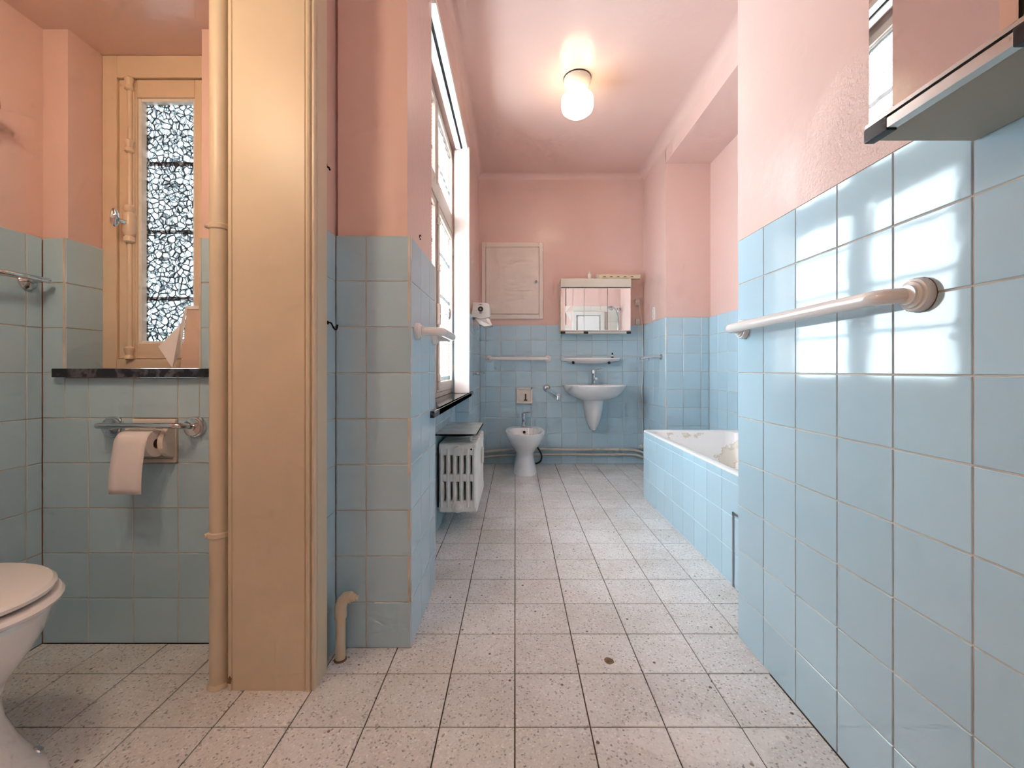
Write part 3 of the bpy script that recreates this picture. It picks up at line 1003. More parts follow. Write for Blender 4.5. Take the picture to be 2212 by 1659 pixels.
to = thing('toilet', 'white toilet with closed lid at the left picture edge', 'toilet', (-1.3, TY, 0))
bowl = [egg(-1.27, -1.035, -1.47, .155, 0.0), egg(-1.27, -1.045, -1.47, .153, .022), egg(-1.28, -1.070, -1.47, .140, .045), egg(-1.285, -1.10, -1.47, .125, .09), egg(-1.29, -1.128, -1.47, .115, .14), egg(-1.29, -1.138, -1.48, .112, .19),
        egg(-1.28, -1.120, -1.49, .128, .24), egg(-1.27, -1.085, -1.50, .150, .29), egg(-1.265, -1.055, -1.50, .165, .34), egg(-1.265, -1.042, -1.50, .170, .385), egg(-1.265, -1.046, -1.50, .168, .395),
        egg(-1.265, -1.07, -1.46, .145, .395), egg(-1.26, -1.14, -1.42, .10, .30), egg(-1.28, -1.2, -1.38, .06, .22)]
obj('bowl', MB().loft(bowl), 'porcelain', to)
obj('seat', MB().loft([egg(-1.265, -1.038, -1.49, .172, .399), egg(-1.265, -1.024, -1.50, .184, .405), egg(-1.265, -1.020, -1.50, .187, .413), egg(-1.265, -1.026, -1.50, .182, .421), egg(-1.265, -1.05, -1.49, .16, .423)]), 'seat_plastic', to)
obj('lid', MB().loft([egg(-1.265, -1.044, -1.50, .166, .428), egg(-1.265, -1.036, -1.505, .174, .432), egg(-1.265, -1.034, -1.505, .176, .440), egg(-1.265, -1.042, -1.50, .169, .447), egg(-1.27, -1.08, -1.48, .138, .451), egg(-1.27, -1.15, -1.40, .07, .453)]), 'seat_plastic', to)
obj('seat_gap', MB().loft([egg(-1.265, -1.06, -1.48, .15, .4225), egg(-1.265, -1.06, -1.48, .15, .4295)]), 'black', to)
obj('cistern', MB().box(-1.605, -1.49, TY - .19, TY + .165, .40, .78, .025, 3), 'porcelain', to)
obj('cistern_lid', MB().box(-1.608, -1.483, TY - .2, TY + .175, .78, .81, .012, 3), 'porcelain', to)
bc = obj('bolt_cap', MB().lathe([(.011, 0), (.011, .003), (.0085, .006), (.004, .008)], (-1.122, TY + .100, .036), (.55, .35, .75), 16), 'chrome', to)

# ------------------------------------------------------------------ right wall things
gr = bar_y('grab_rail', 'white enamelled grab rail on the right foreground tiles', 'grab rail',
           [(XP, .8085, 1.075), (.722, .830, 1.075), (.722, 1.428, 1.071), (XP, 1.429, 1.070)], .0155, 'white_enamel',
           [((XP - .0005, .8085, 1.075), (-1, 0, 0)), ((XP - .0005, 1.429, 1.070), (-1, 0, 0))], .033, fil=.045)
obj('flange_gasket', MB().lathe([(.034, -.0005), (.034, .0012)], (XP, .8085, 1.075), (-1, 0, 0), 24), 'rust', gr)


def mirror_cabinet(name, label, ax, group):
    """mirror-door bathroom cabinet; ax maps (a along the wall, d out of the wall, z) to world; a0..a1"""
    (P, a0, a1, dep, z0, z1, hood) = ax
    o = thing(name, label, 'mirror cabinet', P((a0 + a1) / 2, 0, z0), group)

    def bx(a, b, d0, d1, za, zb, bev=0.002):
        m = MB()
        p, q = P(a, d0, za), P(b, d1, zb)
        lo = [min(u, v) for u, v in zip(p, q)]
        hi = [max(u, v) for u, v in zip(p, q)]
        return m.box(lo[0], hi[0], lo[1], hi[1], lo[2], hi[2], bev)

    obj('body', bx(a0, a1, .001, dep - .014, z0, z1, .003), 'off_white' if hood else 'grey_cabinet', o)
    if hood:
        obj('light_hood', bx(a0 - .002, a1 + .002, dep - .05, dep + .006, z1 - .082, z1 + .001, .003), 'off_white', o)
        obj('hood_gap', bx(a0 + .002, a1 - .002, dep - .04, dep - .001, z1 - .086, z1 - .082, 0), 'black', o)
    top = z1 - .087 if hood else z1
    w = (a1 - a0) / 3
    for k in range(3):
        d0, d1 = a0 + w * k + .0015, a0 + w * (k + 1) - .0015
        dm = bx(d0, d1, dep - .012, dep - .004, z0 + .026, top - .001, .0008)
        if k == 0 and not hood:      # this door stands a finger's breadth ajar
            hx, hy, th = P(d0, dep, 0)[0], P(d0, dep, 0)[1], R(-1.2)
            dm.v = [(hx + (x - hx) * math.cos(th) - (y - hy) * math.sin(th), hy + (x - hx) * math.sin(th) + (y - hy) * math.cos(th), z) for x, y, z in dm.v]
        dr = obj('mirror_door', dm, 'mirror', o, smooth=False, label='mirrored door')
        obj('door_edge', bx(d0, d1, dep - .0045, dep - .003, z0 + .026, z0 + .030, 0), 'aluminium', dr)
        obj('door_edge', bx(d0, d1, dep - .0045, dep - .003, top - .006, top - .001, 0), 'aluminium', dr)
    obj('bottom_rail', bx(a0 + .012, a1 - .012, dep - .016, dep + .001, z0 - .001, z0 + .016, .002), 'aluminium', o)
    obj('upper_rail', bx(a0, a1, dep - .010, dep + .0015, z0 + .019, z0 + .026, .001), 'aluminium', o)
    for c in ((a0 - .002, a0 + .042), (a0 + w - .006, a0 + w + .038), (a1 - .042, a1 + .002)):
        obj('corner_clip', bx(c[0], c[1], dep - .016, dep + .002, z0 - .004, z0 + .019, .002), 'black_plastic', o)
    return o




c1 = mirror_cabinet('mirror_cabinet', 'three-door mirror cabinet with light hood above the washbasin', (lambda a, d, z: (a, YB - d, z), .4375, 1.107, .15, 1.285, 1.8075, True), 'mirror cabinets')
c2 = mirror_cabinet('mirror_cabinet', 'large mirror cabinet cut by the upper right picture corner', (lambda a, d, z: (XP - d, -a, z), -.712, -.06, .186, 1.318, 1.86, False), 'mirror cabinets')

# ------------------------------------------------------------------ bath
BX0, BX1, BY0, BY1, BZ = .937, XA, YP + .004, 3.067, .497
bt = thing('bathtub', 'built-in bath with blue tiled side and worn stained enamel', 'bathtub', ((BX0 + BX1) / 2, (BY0 + BY1) / 2, 0))


def rrect(x0, x1, y0, y1, r, z, n=6):
    out = []
    for cx_, cy_, a0 in ((x1 - r, y1 - r, 0), (x0 + r, y1 - r, 90), (x0 + r, y0 + r, 180), (x1 - r, y0 + r, 270)):
        for k in range(n + 1):
            a = R(a0 + 90 * k / n)
            out.append((cx_ + r * math.cos(a), cy_ + r * math.sin(a), z))
    return out


rings = [rrect(BX0 + .006, BX1 - .012, BY0 + .006, BY1, .012, BZ - .022), rrect(BX0 - .002, BX1 - .004, BY0 + .006, BY1 + .002, .014, BZ - .012), rrect(BX0 - .001, BX1 - .004, BY0 + .007, BY1 + .001, .016, BZ - .004), rrect(BX0 + .005, BX1 - .010, BY0 + .012, BY1 - .005, .018, BZ),
         rrect(BX0 + .028, BX1 - .06, BY0 + .05, BY1 - .045, .06, BZ - .002), rrect(BX0 + .036, BX1 - .068, BY0 + .058, BY1 - .055, .07, BZ - .010), rrect(BX0 + .060, BX1 - .09, BY0 + .09, BY1 - .13, .10, BZ - .16), rrect(BX0 + .085, BX1 - .115, BY0 + .13, BY1 - .24, .11, BZ - .33), rrect(BX0 + .13, BX1 - .16, BY0 + .2, BY1 - .33, .10, BZ - .385)]
obj('tub', MB().loft(rings, False, True), 'bath', bt)
M['white_grout'] = plain('white_grout', (0.82, 0.84, 0.84), 0.8)
ap = obj('apron', MB().box(BX0 + .0025, BX0 + .05, BY0, BY1 - .0025, 0.002, BZ - .022).box(BX0 + .05, BX1 - .012, BY1 - .05, BY1 - .0025, .002, BZ - .022), 'white_grout', bt, smooth=False)
bz = [0.004, .150, .299, .4455, .484]
by = edges(BY0, BY1, 1.906, .1475)
field(ap, (BX0, 0, 0), (0, -1, 0), [-y for y in by[::-1]], bz, gap=.0022, bed=False)
for k in range(len(by) - 1):
    pass
field(ap, (0, BY1, 0), (-1, 0, 0), [-XA, -1.488, -1.338, -1.187, -1.036, -BX0], bz, gap=.0022, bed=False)
ad = obj('access_frame', MB().box(BX0 - .004, BX0 + .004, 1.796, 1.806, .003, .322).box(BX0 - .004, BX0 + .004, 1.52, 1.806, .312, .322), 'grey_trim', bt, smooth=False, label='grey metal access panel trim')

# shower rail on the partition side of the bath
sw = thing('hand_shower', 'chrome hand shower on a slide bar, seen in the cabinet mirror', 'hand shower', (1.52, YP, 1.0))
obj('slide_bar', MB().tube([(1.60, YP + .05, 1.15), (1.60, YP + .05, 1.90)], .010, 12), 'chrome', sw)
for z in (1.17, 1.88):
    obj('bar_mount', MB().box(1.58, 1.62, YP, YP + .06, z - .02, z + .02, .006), 'chrome', sw)
hd = obj('shower_handle', MB().tube([(1.60, YP + .09, 1.74), (1.55, YP + .13, 1.86), (1.49, YP + .17, 1.90), (1.455, YP + .20, 1.885)], [.012, .013, .015, .022], 12, fillet=.0), 'chrome', sw)
obj('shower_head', MB().lathe([(.02, 0), (.042, .012), (.044, .022), (.038, .026)], (1.45, YP + .205, 1.885), (-.55, .25, -.8), 20), 'chrome', sw)
obj('shower_hose', MB().tube([(1.60, YP + .09, 1.74), (1.61, YP + .10, 1.4), (1.59, YP + .09, 1.05), (1.54, YP + .06, .95), (1.48, YP + .03, 1.0)], .007, 8, fillet=.12), 'chrome', sw)
dp = thing('framed_panel', 'white framed service door on cream tiles, seen in the cabinet mirror', 'service door', (1.2, YP, .6))
obj('frame', MB().box(.90, .955, YP, YP + .035, .55, 1.845, .004).box(1.335, 1.39, YP, YP + .035, .55, 1.845, .004).box(.955, 1.335, YP, YP + .035, 1.79, 1.845, .004).box(.955, 1.335, YP, YP + .035, .55, .60, .004), 'door_paint', dp)
obj('leaf', MB().box(.975, 1.315, YP, YP + .018, .61, 1.78, .004), 'white_plastic', dp)

# ------------------------------------------------------------------ radiator
RX0, RX1, RY0, RZ0, RZ1 = -.440, -.217, 2.40, .112, .515
ra = thing('radiator', 'white cast iron column radiator under the bathroom window', 'radiator', (-.33, 2.66, 0))
NC = 6
px = [RX0 + .017 + (RX1 - RX0 - .034) * k / (NC - 1) for k in range(NC)]


def rad_section():
    m = MB()
    for x in px:
        rings = []
        for z, s in ((RZ0 + .035, 1), (RZ1 - .035, 1)):
            rings.append([(x + .0150 * math.cos(2 * math.pi * k / 12), .026 + .029 * math.sin(2 * math.pi * k / 12), z) for k in range(12)])
        m.loft(rings)
    m.box(RX0, RX1, .002, .052, RZ1 - .075, RZ1, .016, 3)
    m.box(RX0, RX1, .002, .052, RZ0, RZ0 + .070, .016, 3)
    zm = (RZ0 + RZ1) / 2
    for a, b in zip(px[:-1], px[1:]):
        m.box(a + .004, b - .004, -.002, .050, zm - .022, zm + .022, .009, 3)
    return m


first = None
for k in range(9):
    if first is None:
        m = rad_section()
        m.v = [(a, b + RY0, c) for a, b, c in m.v]
        first = obj('section', m, 'rad_paint', ra)
    else:
        o = first.copy()
        C.objects.link(o)
        o.location = (0, .0575 * k, 0)
for z in (RZ1 - .040, RZ0 + .036):
    p = obj('hub_plug', MB().lathe([(.034, -.008), (.034, .004), (.030, .007), (.024, .007), (.022, .013), (.017, .017), (.006, .019)], (-.328, RY0 + .004, z), (0, -1, 0), 26), 'rad_paint', ra)
obj('vent_hole', MB().lathe([(.0055, 0), (.0055, .0012)], (-.252, RY0 + .0022, RZ1 - .037), (0, -1, 0), 12), 'black', ra, label='black vent hole')
obj('heat_meter', MB().box(RX1 + .0, RX1 + .012, 2.70, 2.74, .33, .43, .003), 'off_white', ra)
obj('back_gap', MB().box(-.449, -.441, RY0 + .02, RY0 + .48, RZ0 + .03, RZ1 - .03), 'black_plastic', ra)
for y in (.10, .40):
    obj('wall_bracket', MB().box(-.452, -.33, RY0 + y, RY0 + y + .02, RZ0 - .006, RZ0 + .002), 'rad_paint', ra)
gs = thing('glass_shelf', 'dark edged glass shelf lying just above the radiator', 'glass shelf', (-.33, 2.62, .562))
gp_ = rrect(-.452, -.2185, 2.352, 2.902, .022, 0, 5)
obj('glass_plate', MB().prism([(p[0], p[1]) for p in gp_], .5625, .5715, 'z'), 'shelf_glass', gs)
pin = [(p[0] * .985 - .005, 2.627 + (p[1] - 2.627) * .992) for p in gp_]
rings = [[(p[0], p[1], .5622) for p in gp_], [(p[0], p[1], .5717) for p in gp_], [(a, b, .5717) for a, b in pin], [(a, b, .5622) for a, b in pin], [(p[0], p[1], .5622) for p in gp_]]
obj('edge_band', MB().loft(rings, False, False), 'glass_edge', gs)
for y in (2.44, 2.82):
    b = obj('bracket', MB().box(-.452, -.25, y - .008, y + .008, .550, .5622).box(-.262, -.25, y - .008, y + .008, .520, .552), 'rad_paint', gs, smooth=False)

# ------------------------------------------------------------------ left handrail on the pier side
bar_y('grab_rail', 'short white grab rail on the pier side in front of the window', 'grab rail',
      [(XL, 1.475, 1.068), (-.262, 1.49, 1.068), (-.262, 1.765, 1.068), (XL, 1.785, 1.068)], .0155, 'white_enamel',
      [((XL - .0005, 1.475, 1.068), (1, 0, 0)), ((XL - .0005, 1.785, 1.068), (1, 0, 0))], .030, fil=.03)

# ------------------------------------------------------------------ end wall things
h = thing('wall_hatch', 'beige framed service hatch door on the far pink wall', 'hatch', (-.03, YB + .01, 1.44))
YH = YB + .01
obj('frame', MB().box(-.333, -.293, YH - .022, YH, 1.440, 2.199, .003).box(.237, .277, YH - .022, YH, 1.440, 2.199, .003).box(-.293, .237, YH - .022, YH, 1.440, 1.486, .003).box(-.293, .237, YH - .022, YH, 2.153, 2.199, .003), 'hatch_paint', h)
hd_ = obj('door', MB().box(-.290, .234, YH - .027, YH - .004, 1.489, 2.150, .003), 'hatch_paint', h)
obj('knob', MB().lathe([(.009, 0), (.008, .008), (.014, .014), (.014, .020), (.007, .025)], (.206, YH - .027, 1.803), (0, -1, 0), 18), 'chrome', hd_)

ds = thing('towel_dispenser', 'white paper towel dispenser with round black emblem on the window wall', 'dispenser', (XL, 3.5, 1.34))
obj('case', MB().prism([(-.364, 1.372), (-.345, 1.487), (-.225, 1.483), (-.212, 1.470), (-.207, 1.365), (-.29, 1.352)], 3.44, 3.62, 'y', .006), 'white_plastic', ds)
obj('outlet', MB().prism([(-.340, 1.372), (-.215, 1.362), (-.188, 1.300), (-.255, 1.290), (-.300, 1.312)], 3.46, 3.60, 'y', .004), 'aluminium', ds)
obj('paper_tongue', MB().add([(-.285, 3.455, 1.352), (-.235, 3.450, 1.349), (-.228, 3.450, 1.325), (-.205, 3.452, 1.305), (-.235, 3.454, 1.318), (-.270, 3.456, 1.330)], [(0, 1, 2, 3, 4, 5)]), 'paper', ds, smooth=False)
em = obj('emblem', MB().lathe([(.022, 0), (.022, .0015)], (-.284, 3.4405, 1.432), (0, -1, 0), 28), 'black_plastic', ds, label='round black emblem with white star')
st = MB()
for k in range(6):
    a = math.pi / 6 + k * math.pi / 3
    c_, s_ = math.cos(a), math.sin(a)
    st.prism([(-.284 + .0105 * c_, 1.432 + .0105 * s_), (-.284 - .0022 * s_, 1.432 + .0022 * c_), (-.284 + .0022 * s_, 1.432 - .0022 * c_)], 3.4378, 3.4392, 'y')
obj('star', st, 'white_plastic', em, smooth=False)
ln = MB().box(-.300, -.270, 3.439, 3.4405, 1.466, 1.4685).box(-.291, -.278, 3.439, 3.4405, 1.4685, 1.472)
ln.box(-.298, -.270, 3.439, 3.4405, 1.402, 1.4045).box(-.294, -.274, 3.439, 3.4405, 1.397, 1.3988)
obj('small_print', ln, 'ink', ds, smooth=False)

# things round the far cabinet
bo = thing('small_bottle', 'small white bottle standing on the far mirror cabinet', 'bottle', (.722, 4.09, 1.8085))
obj('bottle', MB().lathe([(.020, 0), (.021, .004), (.021, .052), (.016, .060), (.008, .064), (.008, .068)], (.722, 4.09, 1.8085), n=20), 'white_plastic', bo)
obj('cap', MB().lathe([(.010, 0), (.010, .014), (.008, .016)], (.722, 4.09, 1.8755), n=16), 'off_white', bo)
ps = thing('power_strip', 'beige power strip with five sockets on the far mirror cabinet', 'power strip', (1.0, 4.08, 1.8085))
obj('body', MB().box(.800, 1.212, 4.045, 4.095, 1.8085, 1.856, .012, 3), 'beige_plastic', ps)
obj('end_cap', MB().box(.786, .803, 4.044, 4.096, 1.809, 1.857, .006), 'off_white', ps)
for k in range(5):
    xk = .862 + .066 * k
    s_ = obj('socket', MB().box(xk - .022, xk + .022, 4.042, 4.047, 1.818, 1.848, .002), 'beige_plastic', ps)
    obj('socket_slot', MB().box(xk - .014, xk + .010, 4.0412, 4.043, 1.829, 1.834), 'ink', s_, smooth=False)
obj('base_line', MB().box(.800, 1.200, 4.0445, 4.046, 1.8085, 1.812), 'ink', ps, smooth=False)
sk = thing('wall_socket', 'upper white wall plug beside the far mirror cabinet', 'socket', (1.212, YB + .01, 1.60))
obj('plate', MB().box(1.194, 1.236, YB - .006, YB + .011, 1.572, 1.640, .006), 'white_plastic', sk)
obj('plug', MB().lathe([(.017, 0), (.016, .03), (.010, .04)], (1.215, YB - .005, 1.592), (0, -1, -.2), 14), 'white_plastic', sk)
sk2 = thing('wall_switch', 'small white pull switch box just above the tiles beside the cabinet', 'switch', (1.215, YB + .01, 1.40))
obj('plate', MB().box(1.194, 1.232, YB - .014, YB + .011, 1.385, 1.442, .005), 'white_plastic', sk2)
obj('rocker', MB().box(1.202, 1.224, YB - .019, YB - .013, 1.398, 1.418, .002), 'off_white', sk2)
cb = [(1.222, YB - .035, 1.580), (1.236, YB - .02, 1.50), (1.252, YB - .012, 1.42), (1.262, YB - .012, 1.33), (1.266, YB - .010, 1.15), (1.268, YB - .010, .95), (1.262, YB - .014, .84), (1.250, YB - .012, .74), (1.262, YB - .012, .60), (1.264, YB - .012, .46), (1.262, YB - .012, .22)]
tag(obj('loose_cable', MB().tube(cb, .0038, 8, fillet=.05), 'white_plastic'), 'thin white cable hanging down the far right corner', 'cable')
ds2 = thing('double_socket', 'white double wall socket on the pink pier beside the bath', 'socket', (XR, 3.84, 1.40))
obj('plate', MB().box(XR - .010, XR + .001, 3.815, 3.865, 1.392, 1.508, .004), 'white_plastic', ds2)
for z in (1.424, 1.476):
    obj('socket', MB().lathe([(.020, 0), (.019, .005), (.012, .001)], (XR - .009, 3.84, z), (-1, 0, 0), 18), 'off_white', ds2)

bar_y('towel_rail', 'white towel rail on the far wall left of the washbasin', 'towel rail',
      [(-.257, YB, 1.045), (-.257, YB - .055, 1.045), (.322, YB - .055, 1.045), (.322, YB, 1.045)], .0150, 'white_enamel',
      [((-.257, YB + .0005, 1.045), (0, -1, 0)), ((.322, YB + .0005, 1.045), (0, -1, 0))], .034, fil=.03)
tl = thing('towel_rail', 'small chrome towel rail on the window wall below the dispenser', 'towel rail', (XL, 3.75, .90))
obj('bar', MB().tube([(XL + .042, 3.44, .904), (XL + .042, 4.10, .904)], .007, 12), 'chrome', tl)
for y in (3.46, 4.08):
    obj('bracket', MB().lathe([(.018, 0), (.018, .005), (.009, .010), (.009, .050)], (XL - .0005, y, .904), (1, 0, 0), 16), 'chrome', tl)
rr_ = thing('bath_grip', 'chrome hooked rail on the pier beside the far right corner', 'grab rail', (XR, 3.66, 1.03))
obj('bar', MB().tube([(XR, 3.657, 1.047), (1.18, 3.66, 1.045), (1.085, 3.64, 1.030)], .0105, 14, fillet=.03), 'chrome', rr_)
obj('flange', MB().lathe([(.026, 0), (.026, .006), (.018, .012), (.012, .016)], (XR + .0005, 3.657, 1.047), (-1, 0, 0), 22), 'chrome', rr_)
obj('hook', MB().tube([(1.165, 3.66, 1.040), (1.165, 3.66, 1.012)], .006, 10), 'chrome', rr_)

# folding chrome support rail beside the bidet
fr_ = thing('fold_rail', 'chrome fold-down support rail between bidet and washbasin', 'grab rail', (.313, YB, .75))
obj('flange', MB().lathe([(.036, 0), (.036, .008), (.028, .018), (.016, .024)], (.313, YB + .0005, .752), (0, -1, 0), 26), 'chrome', fr_)
obj('arm', MB().tube([(.313, YB - .01, .752), (.322, 3.95, .745), (.3525, 3.42, .722)], .0155, 16), 'chrome', fr_)
obj('lower_arm', MB().tube([(.305, YB - .03, .742), (.322, 3.95, .722), (.345, 3.43, .692)], .0125, 14), 'chrome', fr_)
obj('end_loop', MB().tube([(.3525, 3.425, .722), (.354, 3.41, .715), (.349, 3.41, .70), (.345, 3.43, .692)], .0135, 14), 'chrome', fr_)

# ceramic soap dish let into the tiles
sd = thing('soap_dish', 'white ceramic soap dish let into the tiles above the bidet', 'soap dish', (.091, YB, .60))
a0, a1, z0, z1 = .012, .170, .600, .757
obj('frame', MB().box(a0, a1, YB - .016, YB + .002, z1 - .020, z1, .005).box(a0, a0 + .02, YB - .016, YB + .002, z0, z1, .005).box(a1 - .02, a1, YB - .016, YB + .002, z0, z1, .005).box(a0, a1, YB - .030, YB + .002, z0, z0 + .024, .008), 'ivory_ceramic', sd)
obj('recess', MB().box(a0 + .015, a1 - .015, YB - .004, YB - .001, z0 + .015, z1 - .015), 'ivory_ceramic', sd)
obj('clip', MB().tube([(.104, YB - .006, .690), (.104, YB - .012, .640), (.088, YB - .02, .636), (.118, YB - .02, .636)], .006, 8), 'black_plastic', sd)
obj('screw', MB().lathe([(.006, 0), (.005, .003)], (.104, YB - .004, .692), (0, -1, 0), 12), 'black_plastic', sd)

# ------------------------------------------------------------------ washbasin
BXc = .772
wbn = thing('washbasin', 'white wall-hung washbasin with half pedestal below the mirror cabinet', 'washbasin', (BXc, 3.94, .33))


def dee(hw, yf, z, n=40, yb=YB - .002, p=2.3):
    """half oval against the wall: half width hw, front at yf"""
    out = []
    for k in range(n + 1):
        a = math.pi * k / n
        c_, s_ = math.cos(a), math.sin(a)
        out.append((BXc + hw * math.copysign(abs(c_) ** (2 / p), c_), yb - (yb - yf) * abs(s_) ** (2 / p), z))
    return out


rings = [dee(.10, 3.99, .640), dee(.16, 3.90, .650), dee(.235, 3.80, .685), dee(.275, 3.74, .730), dee(.296, 3.71, .770), dee(.302, 3.70, .786), dee(.300, 3.705, .793), dee(.290, 3.72, .795)]
ins = [dee(.262, 3.748, .790, yb=YB - .115), dee(.245, 3.77, .765, yb=YB - .13), dee(.19, 3.83, .70, yb=YB - .15), dee(.08, 3.93, .675, yb=YB - .18)]
obj('bowl', MB().loft(rings + ins), 'porcelain', wbn)


def ped(hw, yf, z):
    return [(BXc - .006 + hw * math.cos(math.pi * k / 24), YB - .002 - (YB - .002 - yf) * math.sin(math.pi * k / 24) ** .9, z) for k in range(25)]


obj('half_pedestal', MB().loft([ped(.012, 4.10, .338), ped(.030, 4.06, .350), ped(.055, 4.02, .40), ped(.075, 3.98, .47), ped(.090, 3.95, .56), ped(.105, 3.93, .66)]), 'porcelain', wbn)


def mixer(name, label, x, y, z, s=1.0):
    t = thing(name, label, 'tap', (x, y, z))
    obj('base', MB().lathe([(.027 * s, 0), (.027 * s, .006), (.023 * s, .010)], (x, y, z), n=22), 'chrome', t)
    obj('body', MB().lathe([(.023 * s, .004), (.022 * s, .09 * s), (.024 * s, .10 * s)], (x, y, z), n=22), 'chrome', t)
    obj('spout', MB().tube([(x, y - .01, z + .045 * s), (x, y - .06 * s, z + .062 * s), (x, y - .115 * s, z + .058 * s)], [.015 * s, .014 * s, .013 * s], 14), 'chrome', t)
    hb = obj('handle', MB().lathe([(.024 * s, 0), (.025 * s, .01), (.023 * s, .038 * s), (.016 * s, .044 * s)], (x, y, z + .10 * s), n=22), 'chrome', t)
    obj('lever', MB().tube([(x, y, z + .140 * s), (x + .03 * s, y - .01, z + .147 * s), (x + .075 * s, y - .02, z + .150 * s)], [.008, .006, .0045], 10), 'chrome', hb)
    return t


mixer('basin_tap', 'chrome single lever tap on the washbasin', .764, 4.085, .794, 1.0)
bs = thing('wall_shelf', 'white porcelain shelf between washbasin and mirror cabinet', 'shelf', (.735, YB, 1.0))


def shl(hw, yf, z):
    return [(.743 + hw * math.copysign(abs(math.cos(math.pi * k / 30)) ** .75, math.cos(math.pi * k / 30)), YB - .001 - (YB - .001 - yf) * math.sin(math.pi * k / 30) ** .8, z) for k in range(31)]


obj('plate', MB().loft([shl(.10, 4.10, .992), shl(.20, 4.05, 1.003), shl(.285, 4.02, 1.022), shl(.300, 4.01, 1.040), shl(.298, 4.012, 1.050), shl(.285, 4.02, 1.0505), shl(.28, 4.025, 1.044)]), 'porcelain', bs)
for x in (.560, .905):
    obj('bracket', MB().lathe([(.013, 0), (.013, .03)], (x, 4.075, 1.012), (0, -1, -.35), 12), 'black_plastic', bs)
sb = thing('soap_bottle', 'tiny dark capped bottle on the porcelain shelf', 'bottle', (.945, 4.085, 1.0455))
obj('bottle', MB().lathe([(.011, 0), (.012, .004), (.012, .030), (.006, .036)], (.945, 4.085, 1.0455), n=14), 'white_plastic', sb)
obj('cap', MB().lathe([(.0075, 0), (.0075, .018), (.005, .021)], (.945, 4.085, 1.080), n=12), 'black_plastic', sb)
obj('label_band', MB().lathe([(.0124, 0), (.0124, .012)], (.945, 4.085, 1.052), n=14, cap0=False, cap1=False), 'black_plastic', sb)

# ------------------------------------------------------------------ bidet
bd = thing('bidet', 'white porcelain bidet standing before the far wall', 'bidet', (.088, 3.8, 0))
BC = .088


def bring(hw, yf, yb, z, n=44, p=2.2, cyf=.52):
    cy_ = yb + (yf - yb) * cyf
    out = []
    for k in range(n):
        a = 2 * math.pi * k / n
        c_, s_ = math.cos(a), math.sin(a)
        pp_ = p if s_ < 0 else 2.8
        x = hw * math.copysign(abs(c_) ** (2 / pp_), c_)
        ry_ = (cy_ - yf) if s_ < 0 else (yb - cy_)
        out.append((BC + x, cy_ + ry_ * math.copysign(abs(s_) ** (2 / pp_), s_), z))
    return out


rings = [bring(.113, 3.668, 4.10, 0), bring(.112, 3.668, 4.10, .012), bring(.102, 3.685, 4.10, .05), bring(.090, 3.700, 4.10, .10), bring(.083, 3.705, 4.10, .15), bring(.086, 3.69, 4.10, .19), bring(.115, 3.64, 4.10, .235), bring(.150, 3.57, 4.095, .29), bring(.170, 3.525, 4.09, .345), bring(.176, 3.51, 4.085, .378), bring(.175, 3.51, 4.085, .386),
         bring(.168, 3.52, 4.08, .389), bring(.146, 3.545, 3.985, .385), bring(.135, 3.56, 3.98, .36), bring(.10, 3.62, 3.95, .29), bring(.04, 3.72, 3.88, .26)]
obj('bowl', MB().loft(rings), 'porcelain', bd)
obj('overflow_hole', MB().lathe([(.013, 0), (.013, .002)], (BC - .002, 3.972, .345), (0, -1, .25), 18), 'black', bd, label='round black overflow hole')
mixer('bidet_tap', 'chrome single lever tap on the bidet', .082, 4.035, .388, .95)
tag(obj('bidet_hose', MB().tube([(.190, 4.125, .20), (.225, 4.10, .17), (.262, 4.10, .10), (.250, 4.10, .04), (.205, 4.115, .015), (.150, 4.125, .012)], .009, 10, fillet=.05), 'black_hose'), 'black water hose curling behind the bidet', 'hose')

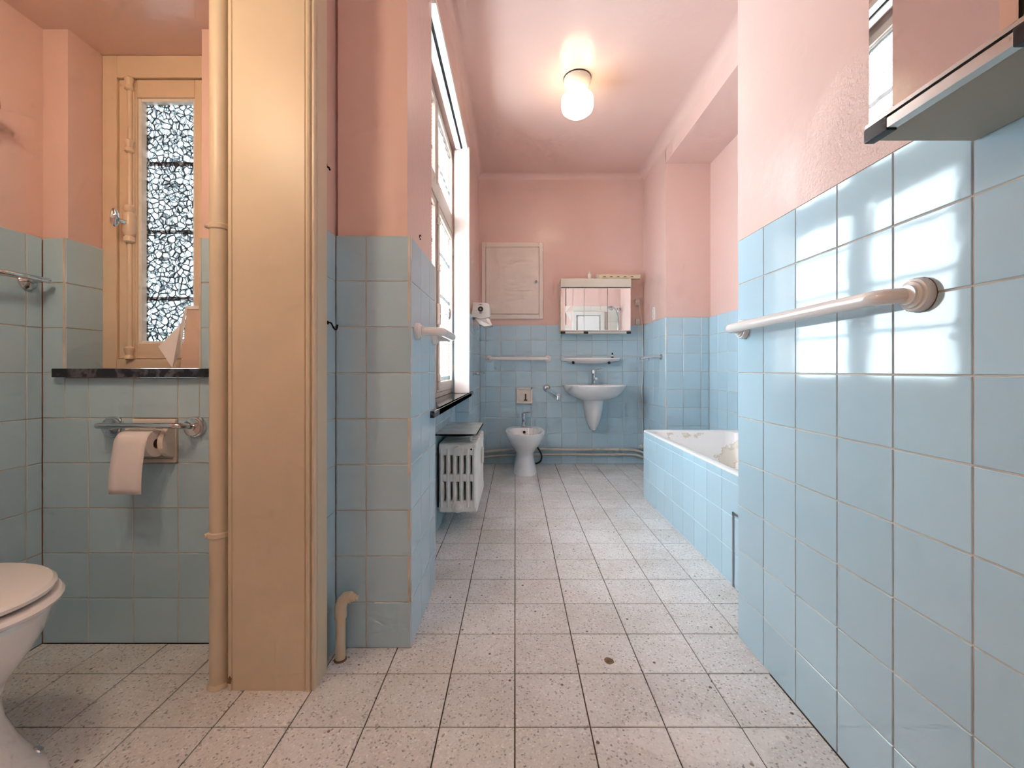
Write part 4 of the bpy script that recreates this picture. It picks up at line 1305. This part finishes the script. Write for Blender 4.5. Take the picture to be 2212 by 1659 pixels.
# heating pipes along the foot of the end wall
for name, lab_, z, r in (('heating_pipe', 'upper painted heating pipe along the foot of the far wall', .150, .0135), ('heating_pipe', 'lower painted heating pipe along the foot of the far wall', .100, .0105)):
    t = thing(name, lab_, 'pipe', (.45, YB - .03, z), 'painted heating pipes at the far wall')
    obj('pipe', MB().tube([(-.335, YB - .06, z - .022), (-.10, YB - .035, z - .004), (.02, YB - .03, z), (1.16, YB - .03, z), (1.23, YB - .03, z - .018), (1.268, YB - .03, z - .035)], r, 12, fillet=.05), 'pipe_paint', t)
    for x in (.20, .985):
        obj('pipe_joint', MB().lathe([(r + .001, 0), (r + .005, .006), (r + .005, .028), (r + .001, .034)], (x, YB - .03, z), (1, 0, 0), 14), 'pipe_paint', t)
pv = thing('pipe_valve', 'cream painted valve body in the far right corner by the bath', 'valve', (1.235, 4.12, .16))
obj('body', MB().lathe([(.012, 0), (.02, .01), (.02, .035), (.012, .045)], (1.225, 4.132, .175), (1, -.2, .3), 14), 'pipe_paint', pv)
obj('stem', MB().tube([(1.245, 4.128, .185), (1.250, 4.10, .205)], .008, 10), 'pipe_paint', pv)

# ------------------------------------------------------------------ lamps
def globe_lamp(label, x, y, z, mat, s=1.0, group=None):
    t = thing('ceiling_lamp', label, 'ceiling lamp', (x, y, z), group)
    obj('mount_ring', MB().lathe([(.092 * s, 0), (.092 * s, .006)], (x, y, z), (0, 0, -1), 36), 'black_plastic', t)
    obj('porcelain_base', MB().lathe([(.088 * s, .004), (.090 * s, .010), (.088 * s, .030), (.080 * s, .052), (.064 * s, .078), (.054 * s, .094), (.050 * s, .117)], (x, y, z), (0, 0, -1), 36), 'off_white', t)
    obj('opal_globe', MB().lathe([(.050 * s, .114), (.086 * s, .118), (.100 * s, .127), (.106 * s, .142), (.106 * s, .190), (.099 * s, .215), (.074 * s, .236), (.04 * s, .246), (.004, .248)], (x, y, z), (0, 0, -1), 40), mat, t, label='lit opal glass globe')
    return t


globe_lamp('lit opal globe lamp on the pink bathroom ceiling', .414, 2.800, ZC, 'globe', 1.0)
globe_lamp('added globe lamp behind the viewer, out of the picture, brightening the front area', -.15, -.45, ZC, 'globe_front_fill', 1.0)  # unseen lamp added to lift the light in the front area
globe_lamp('warm globe lamp on the toilet ceiling, out of the picture', -1.0, .56, ZW, 'globe_warm', .7)
